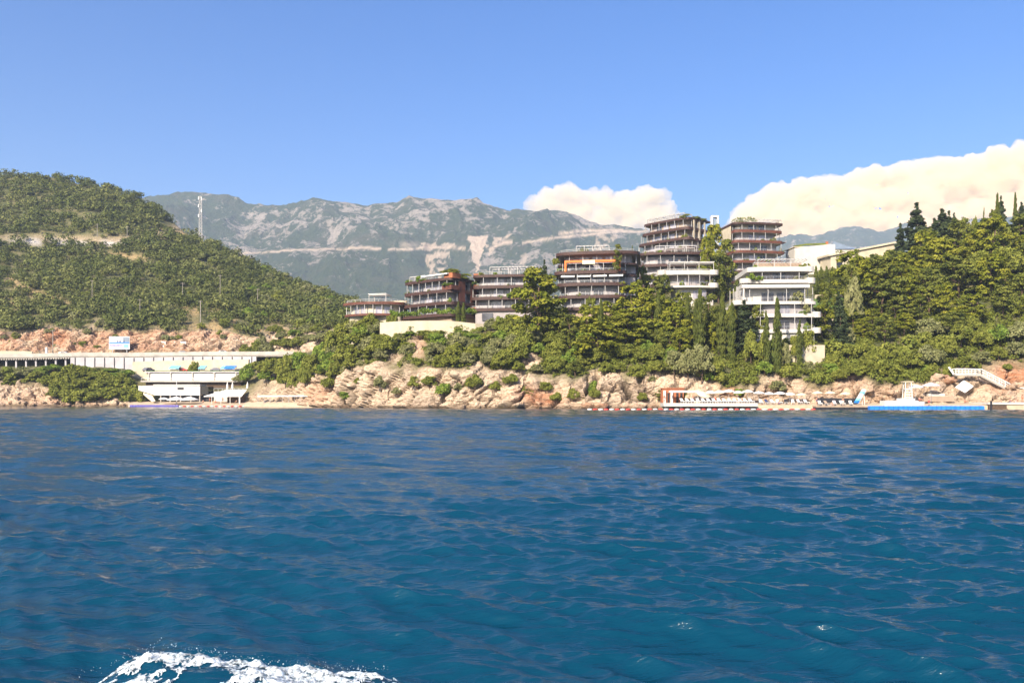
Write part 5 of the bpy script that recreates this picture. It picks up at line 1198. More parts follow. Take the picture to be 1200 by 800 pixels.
car('dark red car parked on the terrace between two turquoise awnings', (xat(213, 315.5), 315.5, zt1 + .41), .1, 'carred'); car('dark grey car parked at the bay end of the upper terrace', (xat(174, 314.5), 314.5, zt1 + .41), 1.2, 'cargrey'); car('grey car parked between the round tree and the bright blue awning', (xat(254, 316), 316, zt1 + .41), .05, 'cargrey')
# pavilion on the beach
pv = thing('beach_pavilion', 'long white beach pavilion with dark windows raised over a shaded undercroft', 'pavilion', (xat(206, 301), 301, 0), R(-1)); z0, z1 = zat(463, 301), zat(451.5, 301)
MB().box(-7.2, 8.2, 0, 6, z0, z1).build('wall', M['paint'], pv); MB().add([(-13.2, 1.2, z0 + 1.7), (-7.21, 0, z0), (-7.21, 5, z0), (-13.2, 1.2, z1 - .1), (-7.21, 0, z1), (-7.21, 5, z1)], [(0,1,4,3), (1,2,5,4), (2,0,3,5), (3,4,5), (2,1,0)]).build('pointed_end', M['white'], pv)
MB().box(-7.5, 8.3, -.3, 6.1, z1 + .003, z1 + .35).build('roof', M['white'], pv); MB().box(8.202, 10.8, .4, 5.5, z0 + .2, z1 - .2).build('glazed_bay', M['glassdark'], pv)
MB().box(-5.6, 10.6, 2.2, 6, 1, z0 - .003).build('undercroft_wall', M['dark'], pv)
for x in (-5.2, -2, 1.5, 5, 8): MB().box(x - .15, x + .15, .15, .45, 1, z0 - .003).build('column', M['concrete'], pv)
MB().box(.55, 2.7, -.04, .1, z1 - 1.5, z1 - .55).build('window', M['glassdark'], pv)
for k in range(4): MB().box(-2.7, -.4, -.05, .1, z1 - 2.5 + k * .52, z1 - 2.24 + k * .52).build('louvre', M['greywall'], pv)
m = MB()
for x in np.arange(-6.8, 8, 1.25): m.box(x - .04, x + .04, -.03, .05, z0 + .2, z0 + 1.2)
m.box(-7, 8, -.03, .05, z0 + 1.2, z0 + 1.3); m.build('balustrade', M['greywall'], pv)
c = MB().add([W(168, 460, 300), W(178, 463, 299), W(182, 469, 298), W(178, 469.5, 297.5), W(168, 462, 299.6), W(178, 465, 298.6), W(182, 470, 297.6), W(178, 470.5, 297.3)], [(0,1,2,3), (7,6,5,4), (0,4,5,1), (1,5,6,2), (2,6,7,3), (3,7,4,0)]).build('sun_sail', M['creamcloth']); tag(c, 'yellowish cream sun sail hanging from the pointed end of the beach pavilion', 'sun sail')
# parasols and canopies
def parasol(px, pytop, D, r, label, mat='cloth', group=None, z=None, h=None):
    zt_ = zat(pytop, D); zg = z if z is not None else max(ground(px, D), .9)
    t = thing('beach_parasol', label, 'parasol', (xat(px, D), D, zg), trng.uniform(0, 1), group); hh = max(zt_ - zg, 2.1)
    MB().tube([(0, 0, -.2), (0, 0, hh - .05)], [.045, .035], 6).build('pole', M['metal'], t); MB().cone((0, 0, hh), r, r * .33, 10, .12).build('canopy', M[mat], t); return t
for px, lb in ((206.5, 'white pointed parasol in front of the beach pavilion, under the flagpole'), (222, 'white pointed parasol beside the beach pavilion, nearest the big cafe canopy'), (192, 'white parasol under the pavilion, at the shaded undercroft')):
    parasol(px, 464.5 if px > 200 else 467, 294.5, 3.0 if px > 200 else 1.6, lb, group='parasols on the bay beach')
t = thing('flagpole', 'slim white flagpole rising in front of the beach pavilion', 'flagpole', (xat(207, 298), 298, 1)); MB().tube([(0, 0, 0), (0, 0, zat(446, 298) - 1)], [.14, .09], 7).build('pole', M['paint'], t); MB().tube([(0, 0, zat(446, 298) - 1), (0, 0, zat(446, 298) - .75)], [.16, .05], 7).build('finial', M['paint'], t)
cf = thing('cafe_canopy', 'wide white sloping canopy over the beach cafe tables', 'canopy', (xat(265, 295), 295, 1.2), R(1))
MB().add([(-7, -1, 2.2), (5.4, -1, 2.2), (5.4, 5, 4.4), (-1.5, 5, 4.4), (-7, -1, 2.0), (5.4, -1, 2.0), (5.4, 5, 4.2), (-1.5, 5, 4.2)], [(0,1,2,3), (7,6,5,4), (0,4,5,1), (1,5,6,2), (2,6,7,3), (3,7,4,0)]).build('canopy', M['cloth'], cf)
for x in (-4.5, -1.5, 1.5, 4.6): MB().bar((x, -.7, -.3), (x, -.7, 2.0), .14 if x < 4 else .4).build('post', M['paint'], cf)
MB().box(-.6, 5.2, 3.2, 3.4, -.2, 2.6).build('back_wall', M['bark'], cf)
ct = thing('upper_terrace', 'white tiled upper terrace behind the cafe canopy', 'terrace', (xat(268, 303), 303, 0)); MB().box(-5, 6.2, 0, 7, 1, zat(458.5, 303)).build('base_wall', M['white'], ct); m = MB()
for x in np.arange(-5, 6.3, 1.4): m.bar((x, .1, zat(458.5, 303)), (x, .1, zat(458.5, 303) + 1), .08)
m.bar((-5, .1, zat(458.5, 303) + 1), (6.2, .1, zat(458.5, 303) + 1), .1); m.build('railing', M['paint'], ct)
for px, lb in ((266.5, 'closed white parasol on the upper terrace, the one nearer the pavilion of the pair'), (272.5, 'closed white parasol on the upper terrace, the one nearer the rocks of the pair'), (290, 'closed white parasol standing alone beside the rocks')):
    t = thing('closed_parasol', lb, 'parasol', (xat(px, 305), 305, zat(458.5, 305))); MB().tube([(0, 0, -.5), (0, 0, .9)], [.06, .05], 6).build('pole', M['metal'], t); MB().tube([(0, 0, .8), (0, 0, 1.2), (0, 0, 2.2), (0, 0, 3.3)], [.28, .40, .30, .05], 8).build('canopy', M['cloth'], t)
for i, px in enumerate((306, 313, 320, 327.5, 335, 342, 349, 356)):
    D = float(np.interp(px, [300, 340, 380], [281, 268, 251])) + 1.8; t = thing('sunshade', ORD[i] + ' square white sunshade from the bay, in the row', 'sunshade', (xat(px, D), D, 1.2), R(18), 'row of square sunshades on the narrow beach')
    for x in (-.95, .95): MB().bar((x, 0, -.4), (x, 0, 2.1), .08).build('post', M['metal'], t)
    MB().add([(-1.05, -1, 2.05), (1.05, -1, 2.05), (1.05, 1, 2.35), (-1.05, 1, 2.35), (-1.05, -1, 1.9), (1.05, -1, 1.9), (1.05, 1, 2.2), (-1.05, 1, 2.2)], [(0,1,2,3), (7,6,5,4), (0,4,5,1), (1,5,6,2), (2,6,7,3), (3,7,4,0)]).build('canopy', M['cloth'], t)
# beach strip
def beach(pts, label):
    m = MB(); vs, fs = [], []
    for px, D0, D1, z0, z1 in pts: vs += [(xat(px, D0), D0, z0), (xat(px, D1), D1, z1), (xat(px, D1), D1, z1 - 2), (xat(px, D0), D0, z0 - 2)]
    n = len(pts)
    for i in range(n - 1):
        for k in range(4): fs.append((4*i + k, 4*i + (k+1) % 4, 4*i + 4 + (k+1) % 4, 4*i + 4 + k))
    fs += [(0, 3, 2, 1), (4*n-4, 4*n-3, 4*n-2, 4*n-1)]
    tag(m.add(vs, fs).build('beach', M['sand']), label, None, None, 'structure')
beach([(150, 291, 304, .25, 1.6), (200, 289, 304, .25, 1.6), (250, 288, 303, .3, 1.6), (285, 286, 302, .3, 1.6), (305, 278, 286, .3, 1.6), (340, 265, 271, .3, 1.5), (372, 253, 255, .3, 1.3)], 'pale sand and pebble beach at the head of the bay')
beach([(776, 194, 202.5, 1.0, 1.5), (860, 193.5, 202, 1.0, 1.5), (960, 192.5, 201.5, 1.0, 1.5), (1040, 190.5, 201, 1.0, 1.5), (1100, 189, 200, 1.0, 1.6), (1160, 187, 198, 1.0, 1.7), (1260, 185, 196, 1.0, 1.8)], 'pale paved beach terrace under the rocks')
# boulders on the shore
br = random.Random(9); BL = []
def boulder(px, D, w, z=None):
    n = 9; rg = np.random.default_rng(int(px * 7) % 9999 + int(D)); U, Vv = np.meshgrid(np.linspace(0, 2*np.pi, 15)[:-1], np.linspace(.0, np.pi, n))
    d = np.stack([np.sin(Vv) * np.cos(U), np.sin(Vv) * np.sin(U), np.cos(Vv)], -1).reshape(-1, 3)
    f1, f2, c = worley(d[:, 0] * 1.6 + px, d[:, 1] * 1.6, d[:, 2] * 1.6 + D); r = .70 + .55 * (c - .2) - .5 * (1 - sstep(0, .2, f2 - f1)) * .5 + .16 * fbm(d[:, 0] * 3 + px, d[:, 1] * 3, d[:, 2] * 3, 3, 5)
    Vt = d * r[:, None] * np.array([.64, .5, .36]) * w; fs = []
    for i in range(n - 1):
        for k in range(14): fs.append((i*14 + k, (i+1)*14 + k, (i+1)*14 + (k+1) % 14, i*14 + (k+1) % 14))
    me = npmesh('boulder', Vt, np.array(fs), {'rock': ('POINT', np.ones(len(Vt))), 'ora': ('POINT', np.full(len(Vt), br.choice([0.1, 0.3, .2, .6])))}, False, M['coast'])
    o = link(bpy.data.objects.new('boulder', me)); o.location = (xat(px, D), D, (max(ground(px, D), 0) + .12 * w) if z is None else z); o.rotation_euler = (br.uniform(-.3, .3), br.uniform(-.3, .3), br.uniform(0, 6)); return o
for px in np.arange(-20, 150, 6.3): BL.append((boulder(px + br.uniform(-2, 2), 300 + br.uniform(-1.2, 4), br.uniform(1.0, 2.8)), px, 'on the shore below the bay trees'))
for px in (690, 704, 722, 737, 752, 764, 748): BL.append((boulder(px, 201 + br.uniform(-.6, .6), br.uniform(2.0, 4.2)), px, 'at the cliff foot next to the white bathing platform'))
for px, D in ((1098, 200.5), (1104, 201), (1110, 200.8), (1030, 200), (1044, 200.5), (1016, 200), (1185, 197), (1192, 197.5)): BL.append((boulder(px, D, br.uniform(2.0, 3.6)), px, 'behind the beach terrace by the stairs'))
for px, D, w in ((250, 300, 3.4), (256, 301, 2.6)): BL.append((boulder(px, D, w), px, 'between the cafe canopy and the beach pavilion'))
for zone in set(b[2] for b in BL):
    g = sorted([b for b in BL if b[2] == zone], key=lambda b: b[1])
    for i, (o, px, z) in enumerate(g): tag(o, ORD[i] + ' pale boulder from the left ' + z, 'boulder', 'boulders ' + z)

# ---- bathing platform, beach hut, parasols, loungers
bp = thing('bathing_platform', 'long white concrete bathing platform standing over the water below the parasols', 'platform', (xat(832, 191), 191, 0))
MB().box(-9.9, 10.2, 0, 4.2, .72, 1.45).build('deck', M['white'], bp)
for x in np.arange(-9, 10, 3): MB().box(x - .3, x + .3, .8, 1.4, -1.5, .719).build('pile', M['concrete'], bp)
hut = thing('beach_hut', 'red brown changing hut with dark doorways built against the cliff', 'hut', (xat(788, 200), 200, 1.3), R(2))
MB().box(-2.2, 2.6, .2, 2.4, 0, 3.3).build('wall', M['terracotta'], hut); MB().box(-2.4, 2.8, 0, 2.5, 3.303, 3.5).build('roof', M['terracotta'], hut)
for x in (-1.1, .9, 1.8): MB().box(x, x + .5, .12, .3, .1, 2.4).build('door', M['dark'], hut)
for x in (-1.8, -.2): MB().box(x - .25, x + .25, -.3, .1, 0, 2.9).build('pillar', M['paint'], hut)
sc_ = thing('shade_canopy', 'long flat white canopy beside the red brown hut', 'canopy', (xat(801, 197), 197, 1.4)); MB().box(-3, 3.2, -1, 1.4, 2.35, 2.75).build('canopy', M['cloth'], sc_)
for x in (-2.8, 3.0): MB().bar((x, -.8, 0), (x, -.8, 2.35), .12).build('post', M['paint'], sc_)
BP = [(832.5, 457.5, 'cloth'), (843.5, 457, 'cloth'), (854, 456, 'cloth'), (865, 457.5, 'cloth'), (876, 456.5, 'cloth'), (889, 458, 'cloth'), (901, 459, 'cloth'), (914, 458.5, 'cloth'), (925, 459.5, 'cloth'), (939, 460, 'creamcloth'), (958, 458, 'creamcloth'), (973, 458, 'creamcloth'), (991, 459, 'creamcloth')]
tl = thing('beach_parasol', 'cream parasol tilted towards the sea, next to the flat white canopy', 'parasol', (xat(820, 196), 196, 1.45), 0, 'parasols on the beach terrace'); tl.rotation_euler = (R(24), R(16), 0)
MB().tube([(0, 0, -.2), (0, 0, 2.5)], [.045, .035], 6).build('pole', M['metal'], tl); MB().cone((0, 0, 2.7), 1.6, .5, 10, .12).build('canopy', M['creamcloth'], tl)
wc = cc_ = 0
for px, py, mt in BP:
    if mt == 'cloth': lb = ORD[wc] + ' white parasol to the right of the tilted cream parasol on the beach terrace'; wc += 1
    else: lb = ORD[cc_] + ' cream parasol from the left in the row behind the black floating dock'; cc_ += 1
    parasol(px, py, 196.5 + .4 * math.sin(px), 1.28, lb, mt, 'parasols on the beach terrace', z=1.35)
def lounger(label, loc, rz, mat='cloth', group='sun loungers on the beach terrace'):
    t = thing('sun_lounger', label, 'sun lounger', loc, rz, group)
    m = MB(); m.box(-.32, .32, -.95, .35, .30, .36)
    for x in (-.28, .28):
        for y in (-.85, .3): m.bar((x, y, 0), (x, y, .3), .06)
    m.build('frame', M['paint'], t); MB().add([(-.3, -.95, .365), (.3, -.95, .365), (.3, .3, .365), (-.3, .3, .365), (-.3, -.95, .45), (.3, -.95, .45), (.3, .3, .45), (-.3, .3, .45)], [(3,2,1,0), (4,5,6,7), (0,1,5,4), (1,2,6,5), (2,3,7,6), (3,0,4,7)]).build('mattress', M[mat], t)
    MB().add([(-.3, .31, .38), (.3, .31, .38), (.3, .95, .92), (-.3, .95, .92), (-.3, .25, .47), (.3, .25, .47), (.3, .9, 1.0), (-.3, .9, 1.0)], [(3,2,1,0), (4,5,6,7), (0,1,5,4), (1,2,6,5), (2,3,7,6), (3,0,4,7)]).build('backrest', M[mat], t)
for i, px in enumerate(np.arange(800, 886, 6.2)): lounger(ORD[i] + ' white sun lounger from the left on the white bathing platform', (xat(px, 193), 193 + .4 * math.sin(px * 3), 1.452), R(180) + .3 * math.sin(px) + R(180), 'cloth', 'sun loungers on the bathing platform')
for i, px in enumerate((892, 899, 906, 913, 921, 929, 937, 945)): lounger(ORD[i] + ' sun lounger from the left between the bathing platform and the black dock', (xat(px, 194.5), 194.5, 1.25), .3 * math.sin(px), ['cloth', 'navy', 'cloth', 'cloth', 'dark', 'cloth', 'pinkcloth', 'cloth'][i])
# floating docks: cube modules
def dock(px0, px1, D, depth, ztop_, mat, label, name):
    x0, x1 = xat(px0, D), xat(px1, D); t = thing(name, label, 'floating dock', ((x0 + x1) / 2, D, 0)); n = max(1, round((x1 - x0) / 1.0)); w = (x1 - x0) / n
    k = 0
    for i in range(n):
        a = (x0 - x1) / 2 + i * w; m = MB()
        q = [(a + .04, 0), (a + w - .04, 0), (a + w - .04, depth), (a + .04, depth)]; m.prism(q, -.25, ztop_ - .12); q2 = [(a + .14, .1), (a + w - .14, .1), (a + w - .14, depth - .1), (a + .14, depth - .1)]; m.prism(q2, ztop_ - .119, ztop_); m.build('float', M[mat], t)
    return t
dock(1019, 1154, 186.5, 2.2, .85, 'bluefloat', 'bright blue floating dock of rounded cubes along the beach terrace', 'floating_dock')
bd = dock(956, 1018.5, 187.5, 2.2, .55, 'dark', 'black floating dock with a pale deck, left of the bright blue dock', 'floating_dock'); MB().box(-5.5, 5.6, .1, 2.4, .56, .86).build('deck', M['tan'], bd)
dock(152, 209, 287.5, 2.4, .55, 'purple', 'violet blue floating dock at the bay beach', 'floating_dock')
ws = MB().box(-4.4, 4.0, 0, .15, 0, 1.25).build('windbreak', M['dark']); ws.location = (xat(982, 193), 193, 1.2); tag(ws, 'low dark windbreak behind the loungers of the black dock', 'windbreak')
for i, px in enumerate((961, 969, 978, 987, 997)): lounger(ORD[i] + ' lounger from the left in front of the dark windbreak', (xat(px, 190.8), 190.8, .98), .2 * math.sin(px), ['cloth', 'tan', 'pinkcloth', 'cloth', 'cloth'][i], 'loungers in front of the dark windbreak')
sl = thing('water_slide', 'blue and white inflatable water slide leaning up beside the dark windbreak', 'water slide', (xat(1003, 191.5), 191.5, 1.05), R(0))
for i in range(6):
    a, b = i / 6, (i + 1) / 6; P_ = lambda t: Vector((.1 + 2.1 * t, .2 + .8 * t, 2.9 * t)); m = MB(); p, q = P_(a), P_(b)
    m.bar(p + Vector((0, 0, .35)), q + Vector((0, 0, .35)), 1.0, .42, (0, 0, 1)); m.build('segment', M[['bluefloat', 'cyan', 'paint', 'paint', 'cyan', 'paint'][i]], sl)
for x in (1.7, 2.2): MB().bar((x, .9, 0), (x, .9, 2.4), .1).build('leg', M['paint'], sl)
# white sun deck with lifeguard ladder
sd = thing('sun_deck', 'long white raised sun deck behind the bright blue dock', 'deck', (xat(1064, 189.5), 189.5, 0))
MB().box(-4.9, 2.2, 0, 2.6, .8, 1.95).build('deck', M['paint'], sd); MB().prism([(2.201, 0), (3.6, .3), (4.3, 1.3), (3.6, 2.3), (2.201, 2.6)], .8, 1.75).build('rounded_end', M['paint'], sd); MB().box(-1.4, 1.8, .8, 2.4, 1.951, 2.45).build('step', M['paint'], sd)
lg = thing('lifeguard_chair', 'tall white lifeguard ladder tower on the white sun deck', 'lifeguard chair', (xat(1063.5, 192.5), 192.5, 1.2)); hz_ = zat(447.5, 192.5) - 1.2; m = MB()
for x in (-.75, .75):
    for y in (-.4, .6): m.bar((x * 1.15, y * 1.4, 0), (x * .8, y, hz_), .13)
for i in range(6): z = .4 + i * .55; m.bar((-.85, -.5, z), (.85, -.5, z), .12)
m.build('frame', M['paint'], lg); MB().box(-1.1, 1.1, -.6, .9, hz_ + .002, hz_ + .16).build('roof', M['creamcloth'], lg); MB().box(-.7, .7, -.2, .6, hz_ - 1.5, hz_ - 1.38).build('seat', M['paint'], lg)
parasol(1073, 450.5, 194, 1.6, 'white parasol beside the lifeguard ladder tower', 'cloth', 'parasols on the beach terrace', z=1.3); parasol(1091, 448, 194.5, 1.9, 'large pinkish white parasol between the lifeguard tower and the rocks', 'pinkcloth', 'parasols on the beach terrace', z=1.3)
t = MB().box(-2, 1.6, -.3, .6, 0, .55).build('low_wall', M['white']); t.location = (xat(1098, 195.5), 195.5, zat(464, 195.5)); tag(t, 'short white wall below the pinkish parasol', 'wall'); t = MB().box(-3.4, 3.2, 0, 1.5, -1.2, .0).build('rock_ledge', M['tan']); t.location = (xat(1101, 195.2), 195.2, zat(464, 195.5) - .01); tag(t, 'tan stone ledge carrying the short white wall', 'ledge')
a, b, c, d = W(1129.5, 445.5, 199), W(1141, 452.5, 198.2), W(1131, 460, 197), W(1119.5, 453.5, 197.6); k = Vector((0, .12, -.06))
o = MB().add([a, b, c, d, a + k, b + k, c + k, d + k], [(3,2,1,0), (4,5,6,7), (0,1,5,4), (1,2,6,5), (2,3,7,6), (3,0,4,7)]).build('sun_sail', M['cloth']); tag(o, 'square white sun sail stretched in front of the sandy rock below the stairs', 'sun sail')
# stairs with railing
st = thing('outdoor_stairs', 'white railed landing and stairs going down the sandy rock to the beach', 'stairs', (0, 0, 0)); P0, P1, P2, P3 = W(1120, 438.5, 199.5), W(1150, 439, 199.3), W(1192, 460.5, 197), W(1214, 462, 196)
dk = Vector((0, 1.5, 0)); m = MB(); lo = Vector((0, 0, -.3))
m.add([P0, P1, P1 + dk, P0 + dk, P0 + lo, P1 + lo, P1 + dk + lo, P0 + dk + lo], [(0,1,2,3), (7,6,5,4), (0,4,5,1), (1,5,6,2), (2,6,7,3), (3,7,4,0)]).build('landing', M['concrete'], st); m = MB(); n = 18
for i in range(n): p = P1.lerp(P2, i / n); q = P1.lerp(P2, (i + 1) / n); m.box(p.x + .002, q.x, p.y, p.y + 1.5, q.z - .3, q.z + .05)
m.build('steps', M['concrete'], st); m = MB()
for y in (0, 1.5):
    o_ = Vector((0, y, 0)); chain = [P0 + o_, P1 + o_, P2 + o_, P3 + o_]
    for p, q in zip(chain, chain[1:]):
        L = (q - p).length; nn = max(2, round(L / 1.35))
        for i in range(nn + 1): r = p.lerp(q, i / nn); m.bar(r, r + Vector((0, 0, 1.25)), .13)
        for hh, th in ((1.25, .16), (.82, .07), (.45, .07), (.1, .12)): m.bar(p + Vector((0, 0, hh)), q + Vector((0, 0, hh)), th)
m.build('railing', M['paint'], st); MB().bar(P0 + Vector((0, .7, 0)), W(1112, 430, 201), .5, .3).build('upper_flight', M['paint'], st)
qy = thing('stone_quay', 'low stone quay with a pale top at the far right end of the beach', 'quay', (xat(1190, 186), 186, 0)); MB().box(-5.2, 16, .6, 7, -2, 1.15).build('base_wall', M['bark'], qy); MB().box(-5.4, 16, .4, 7.4, 1.152, 1.6).build('deck', M['white'], qy)
t = MB().box(-.14, .14, -.14, .14, -1, 1.9).build('mooring_post', M['dark']); t.location = (xat(1161.5, 185.6), 185.6, 0); tag(t, 'dark mooring post at the corner of the stone quay', 'post')
# buoy lines
def buoymesh(mat):
    m = MB(); m.tube([(-.48, 0, 0), (-.40, 0, 0), (0, 0, 0), (.40, 0, 0), (.48, 0, 0)], [.04, .17, .22, .17, .04], 8); me = bpy.data.meshes.new('buoy'); me.from_pydata(m.v, [], m.f); me.materials.append(M[mat]); me.polygons.foreach_set('use_smooth', np.ones(len(me.polygons), bool)); return me
bm = {k: buoymesh(k) for k in ('red', 'paint')}
def buoys(px0, px1, D, step, nm):
    x = xat(px0, D); i = 0
    while x < xat(px1, D):
        k = 'red' if i % 2 else 'paint'; o = link(bpy.data.objects.new('buoy', bm[k])); o.location = (x, D + .4 * math.sin(x * .2), .14); o.rotation_euler = (0, 0, .1 * math.sin(i))
        tag(o, ('red' if i % 2 else 'white') + ' float of the swimming line ' + nm, 'buoy', ('red' if i % 2 else 'white') + ' floats of the swimming line ' + nm); x += step; i += 1
buoys(691, 956, 184, 1.12, 'in front of the bathing platform'); buoys(212, 296, 285.5, 1.25, 'along the bay beach')

# ================================================================== PEOPLE (a few pixels tall)
def personmesh(J_, mat):
    """one continuous skinned figure from joints: (name, pos, radius, parent)"""
    me = bpy.data.meshes.new('person'); idx = {n: i for i, (n, p, r, pa) in enumerate(J_)}
    me.from_pydata([p for n, p, r, pa in J_], [(idx[pa], idx[n]) for n, p, r, pa in J_ if pa], [])
    o = bpy.data.objects.new('tmp', me); COL.objects.link(o); md = o.modifiers.new('s', 'SKIN')
    for i, (n, p, r, pa) in enumerate(J_): me.skin_vertices[0].data[i].radius = (r, r); me.skin_vertices[0].data[i].use_root = (i == 0)
    o.modifiers.new('u', 'SUBSURF').levels = 1
    dg = bpy.context.evaluated_depsgraph_get(); out = bpy.data.meshes.new_from_object(o.evaluated_get(dg)); out.name = 'person'
    out.materials.clear(); out.materials.append(M[mat]); out.polygons.foreach_set('use_smooth', np.ones(len(out.polygons), bool)); bpy.data.objects.remove(o); return out
stand = [('pel', (0, 0, .95), .14, None), ('che', (0, 0, 1.3), .16, 'pel'), ('nek', (0, 0, 1.48), .06, 'che'), ('hd', (0, -.02, 1.60), .095, 'nek'), ('top', (0, -.01, 1.72), .08, 'hd')]
sit = [('pel', (0, 0, .14), .15, None), ('che', (0, .12, .5), .16, 'pel'), ('nek', (0, .12, .68), .06, 'che'), ('hd', (0, .09, .8), .095, 'nek'), ('top', (0, .1, .92), .08, 'hd')]
for s, n in ((-1, 'l'), (1, 'r')):
    stand += [('sh' + n, (s*.2, 0, 1.40), .065, 'che'), ('el' + n, (s*.27, .03, 1.12), .045, 'sh' + n), ('wr' + n, (s*.27, -.08, .88), .033, 'el' + n), ('hn' + n, (s*.26, -.12, .78), .035, 'wr' + n), ('hi' + n, (s*.1, 0, .88), .095, 'pel'), ('kn' + n, (s*.11, -.03, .48), .06, 'hi' + n), ('an' + n, (s*.12, .02, .08), .04, 'kn' + n), ('ft' + n, (s*.13, -.15, .04), .035, 'an' + n)]
    sit += [('sh' + n, (s*.2, .12, .6), .065, 'che'), ('el' + n, (s*.3, .1, .34), .045, 'sh' + n), ('wr' + n, (s*.27, -.12, .28), .033, 'el' + n), ('hn' + n, (s*.24, -.22, .26), .035, 'wr' + n), ('hi' + n, (s*.1, -.08, .13), .095, 'pel'), ('kn' + n, (s*.14, -.48, .36), .06, 'hi' + n), ('an' + n, (s*.13, -.78, .07), .04, 'kn' + n), ('ft' + n, (s*.13, -.92, .04), .035, 'an' + n)]
pm = {'stand': personmesh(stand, 'skin'), 'sit': personmesh(sit, 'skin')}
def suitmesh(pose, mat):
    m = MB()
    if pose == 'stand': m.tube([(0, 0, .76), (0, 0, .9), (0, 0, 1.04)], [.21, .20, .165], 10)
    else: m.tube([(0, -.02, .05), (0, .0, .2), (0, .05, .3)], [.22, .20, .18], 10)
    return m.build('swimwear', M[mat])
def person(pose, px, D, z, rz, mat, label, up=False):
    o = link(bpy.data.objects.new('person', pm[pose])); o.location = (xat(px, D), D, z); o.rotation_euler = (0, 0, rz); tag(o, label, 'person', 'bathers on the beach')
    s = suitmesh(pose, mat); s.parent = o
    h = MB().cone((0, 0, 1.76) if pose == 'stand' else (0, .1, .96), .11, .17, 9, .05).build('hair', M['bark'], o)
person('stand', 778.5, 196.5, 1.4, .4, 'paint', 'person in white standing beside the red brown hut'); person('stand', 812, 194.3, 1.45, 0, 'navy', 'person in dark swimwear standing on the bathing platform under the tilted parasol'); person('stand', 838, 194.4, 1.45, 2.5, 'red', 'person in red swimwear standing midway along the bathing platform')
person('sit', 870, 193.2, 1.46, .3, 'navy', 'person sitting near the end of the bathing platform'); person('sit', 913, 193.8, 1.2, -.4, 'purple', 'person in violet swimwear sitting between the platform and the black dock'); person('stand', 957, 191.5, 1.1, .6, 'navy', 'person standing at the start of the black dock')
person('stand', 988, 190, .87, .2, 'paint', 'person in white standing in front of the dark windbreak'); person('sit', 975, 189.3, .87, 0, 'pinkcloth', 'person in pink sitting on the black dock'); person('sit', 1078, 191.3, 1.96, .4, 'red', 'person in red sitting on the white sun deck by the ladder tower'); person('stand', 1088.5, 188.8, .9, -.6, 'red', 'person with red swimwear standing at the rounded end of the sun deck')
person('sit', 1131, 193.8, 1.5, .2, 'terracotta', 'person sitting on the rock under the square sun sail'); person('sit', 1184, 188.5, 1.61, .5, 'navy', 'person in dark swimwear sitting on the stone quay'); person('sit', 1191, 189, 1.61, 0, 'paint', 'person in white sitting on the stone quay'); person('stand', 1198, 189.5, 1.61, .3, 'terracotta', 'person standing on the stone quay near the foot of the stairs')
for i, (px, c) in enumerate(((238, 'terracotta'), (246, 'orange'), (253, 'red'), (261, 'navy'), (277, 'dark'))):
    person('stand' if i % 2 else 'sit', px, 292.5, 1.3, i, c, 'person in ' + ['brown', 'orange', 'red', 'navy', 'black'][i] + ' clothes in front of the cafe canopy')
# ================================================================== CLOUDS, AIR, LIGHT, CAMERA
def cloud(label, puffs, D, seed, dens=0.008):
    """one lumpy cumulus: the union of many puffs (px, py, radius in px), remeshed to one skin"""
    rg = np.random.default_rng(seed); sc = D / F0; me = bpy.data.meshes.new('cloud'); Vs, Fs_ = [], []; b = 0
    U, Vv = np.meshgrid(np.linspace(0, 2*np.pi, 19)[:-1], np.linspace(0.02, np.pi - .02, 11)); d = np.stack([np.sin(Vv)*np.cos(U), np.sin(Vv)*np.sin(U), np.cos(Vv)], -1).reshape(-1, 3)
    fs = np.array([(i*18 + k, (i+1)*18 + k, (i+1)*18 + (k+1) % 18, i*18 + (k+1) % 18) for i in range(10) for k in range(18)] )
    top = np.array([[k for k in range(18)]]); 
    for px, py, r in puffs:
        c = np.array([(px - 600) * sc, D + rg.uniform(-.6, .6) * r * sc, CAMH + (HZ - py) * sc]); Vs.append(c + d * r * sc * np.array([1, 1, .9])); Fs_.append(fs + b); b += len(d)
    Vt, Ft = np.concatenate(Vs), np.concatenate(Fs_)
    me.from_pydata(Vt.tolist(), [], Ft.tolist())
    caps = []
    import bmesh
    bm_ = bmesh.new(); bm_.from_mesh(me); bmesh.ops.holes_fill(bm_, edges=[e for e in bm_.edges if e.is_boundary]); bm_.to_mesh(me); bm_.free()
    o = bpy.data.objects.new('tmp', me); COL.objects.link(o); rm = o.modifiers.new('r', 'REMESH'); rm.mode = 'VOXEL'; rm.voxel_size = 2.2 * sc
    out = bpy.data.meshes.new_from_object(o.evaluated_get(bpy.context.evaluated_depsgraph_get())); bpy.data.objects.remove(o)
    n = len(out.vertices); co = np.empty(n * 3); out.vertices.foreach_get('co', co); co = co.reshape(-1, 3); no = np.empty(n * 3); out.vertices.foreach_get('normal', no); no = no.reshape(-1, 3)
    q = co / sc; disp = 3.6 * fbm(q[:, 0] / 14, q[:, 1] / 14, q[:, 2] / 14, 5, seed, .6) + 1.5 * (1 - 2 * np.abs(vnoise(q[:, 0] / 6, q[:, 1] / 6, q[:, 2] / 6, seed + 7)))
    co += no * (disp * sc)[:, None]; out.vertices.foreach_set('co', co.ravel()); out.polygons.foreach_set('use_smooth', np.ones(len(out.polygons), bool)); out.update()
    m, nt, ou = newmat('cloud_vapour'); vs = N(nt, 'ShaderNodeVolumePrincipled', Density=dens, Anisotropy=0.0); vs.inputs['Color'].default_value = (.955, .88, .69, 1); nt.links.new(vs.outputs[0], ou.inputs['Volume'])
    out.materials.clear(); out.materials.append(m); out.name = 'cloud'; o = link(bpy.data.objects.new('cloud', out)); tag(o, label, 'cloud', None, 'thing'); return o
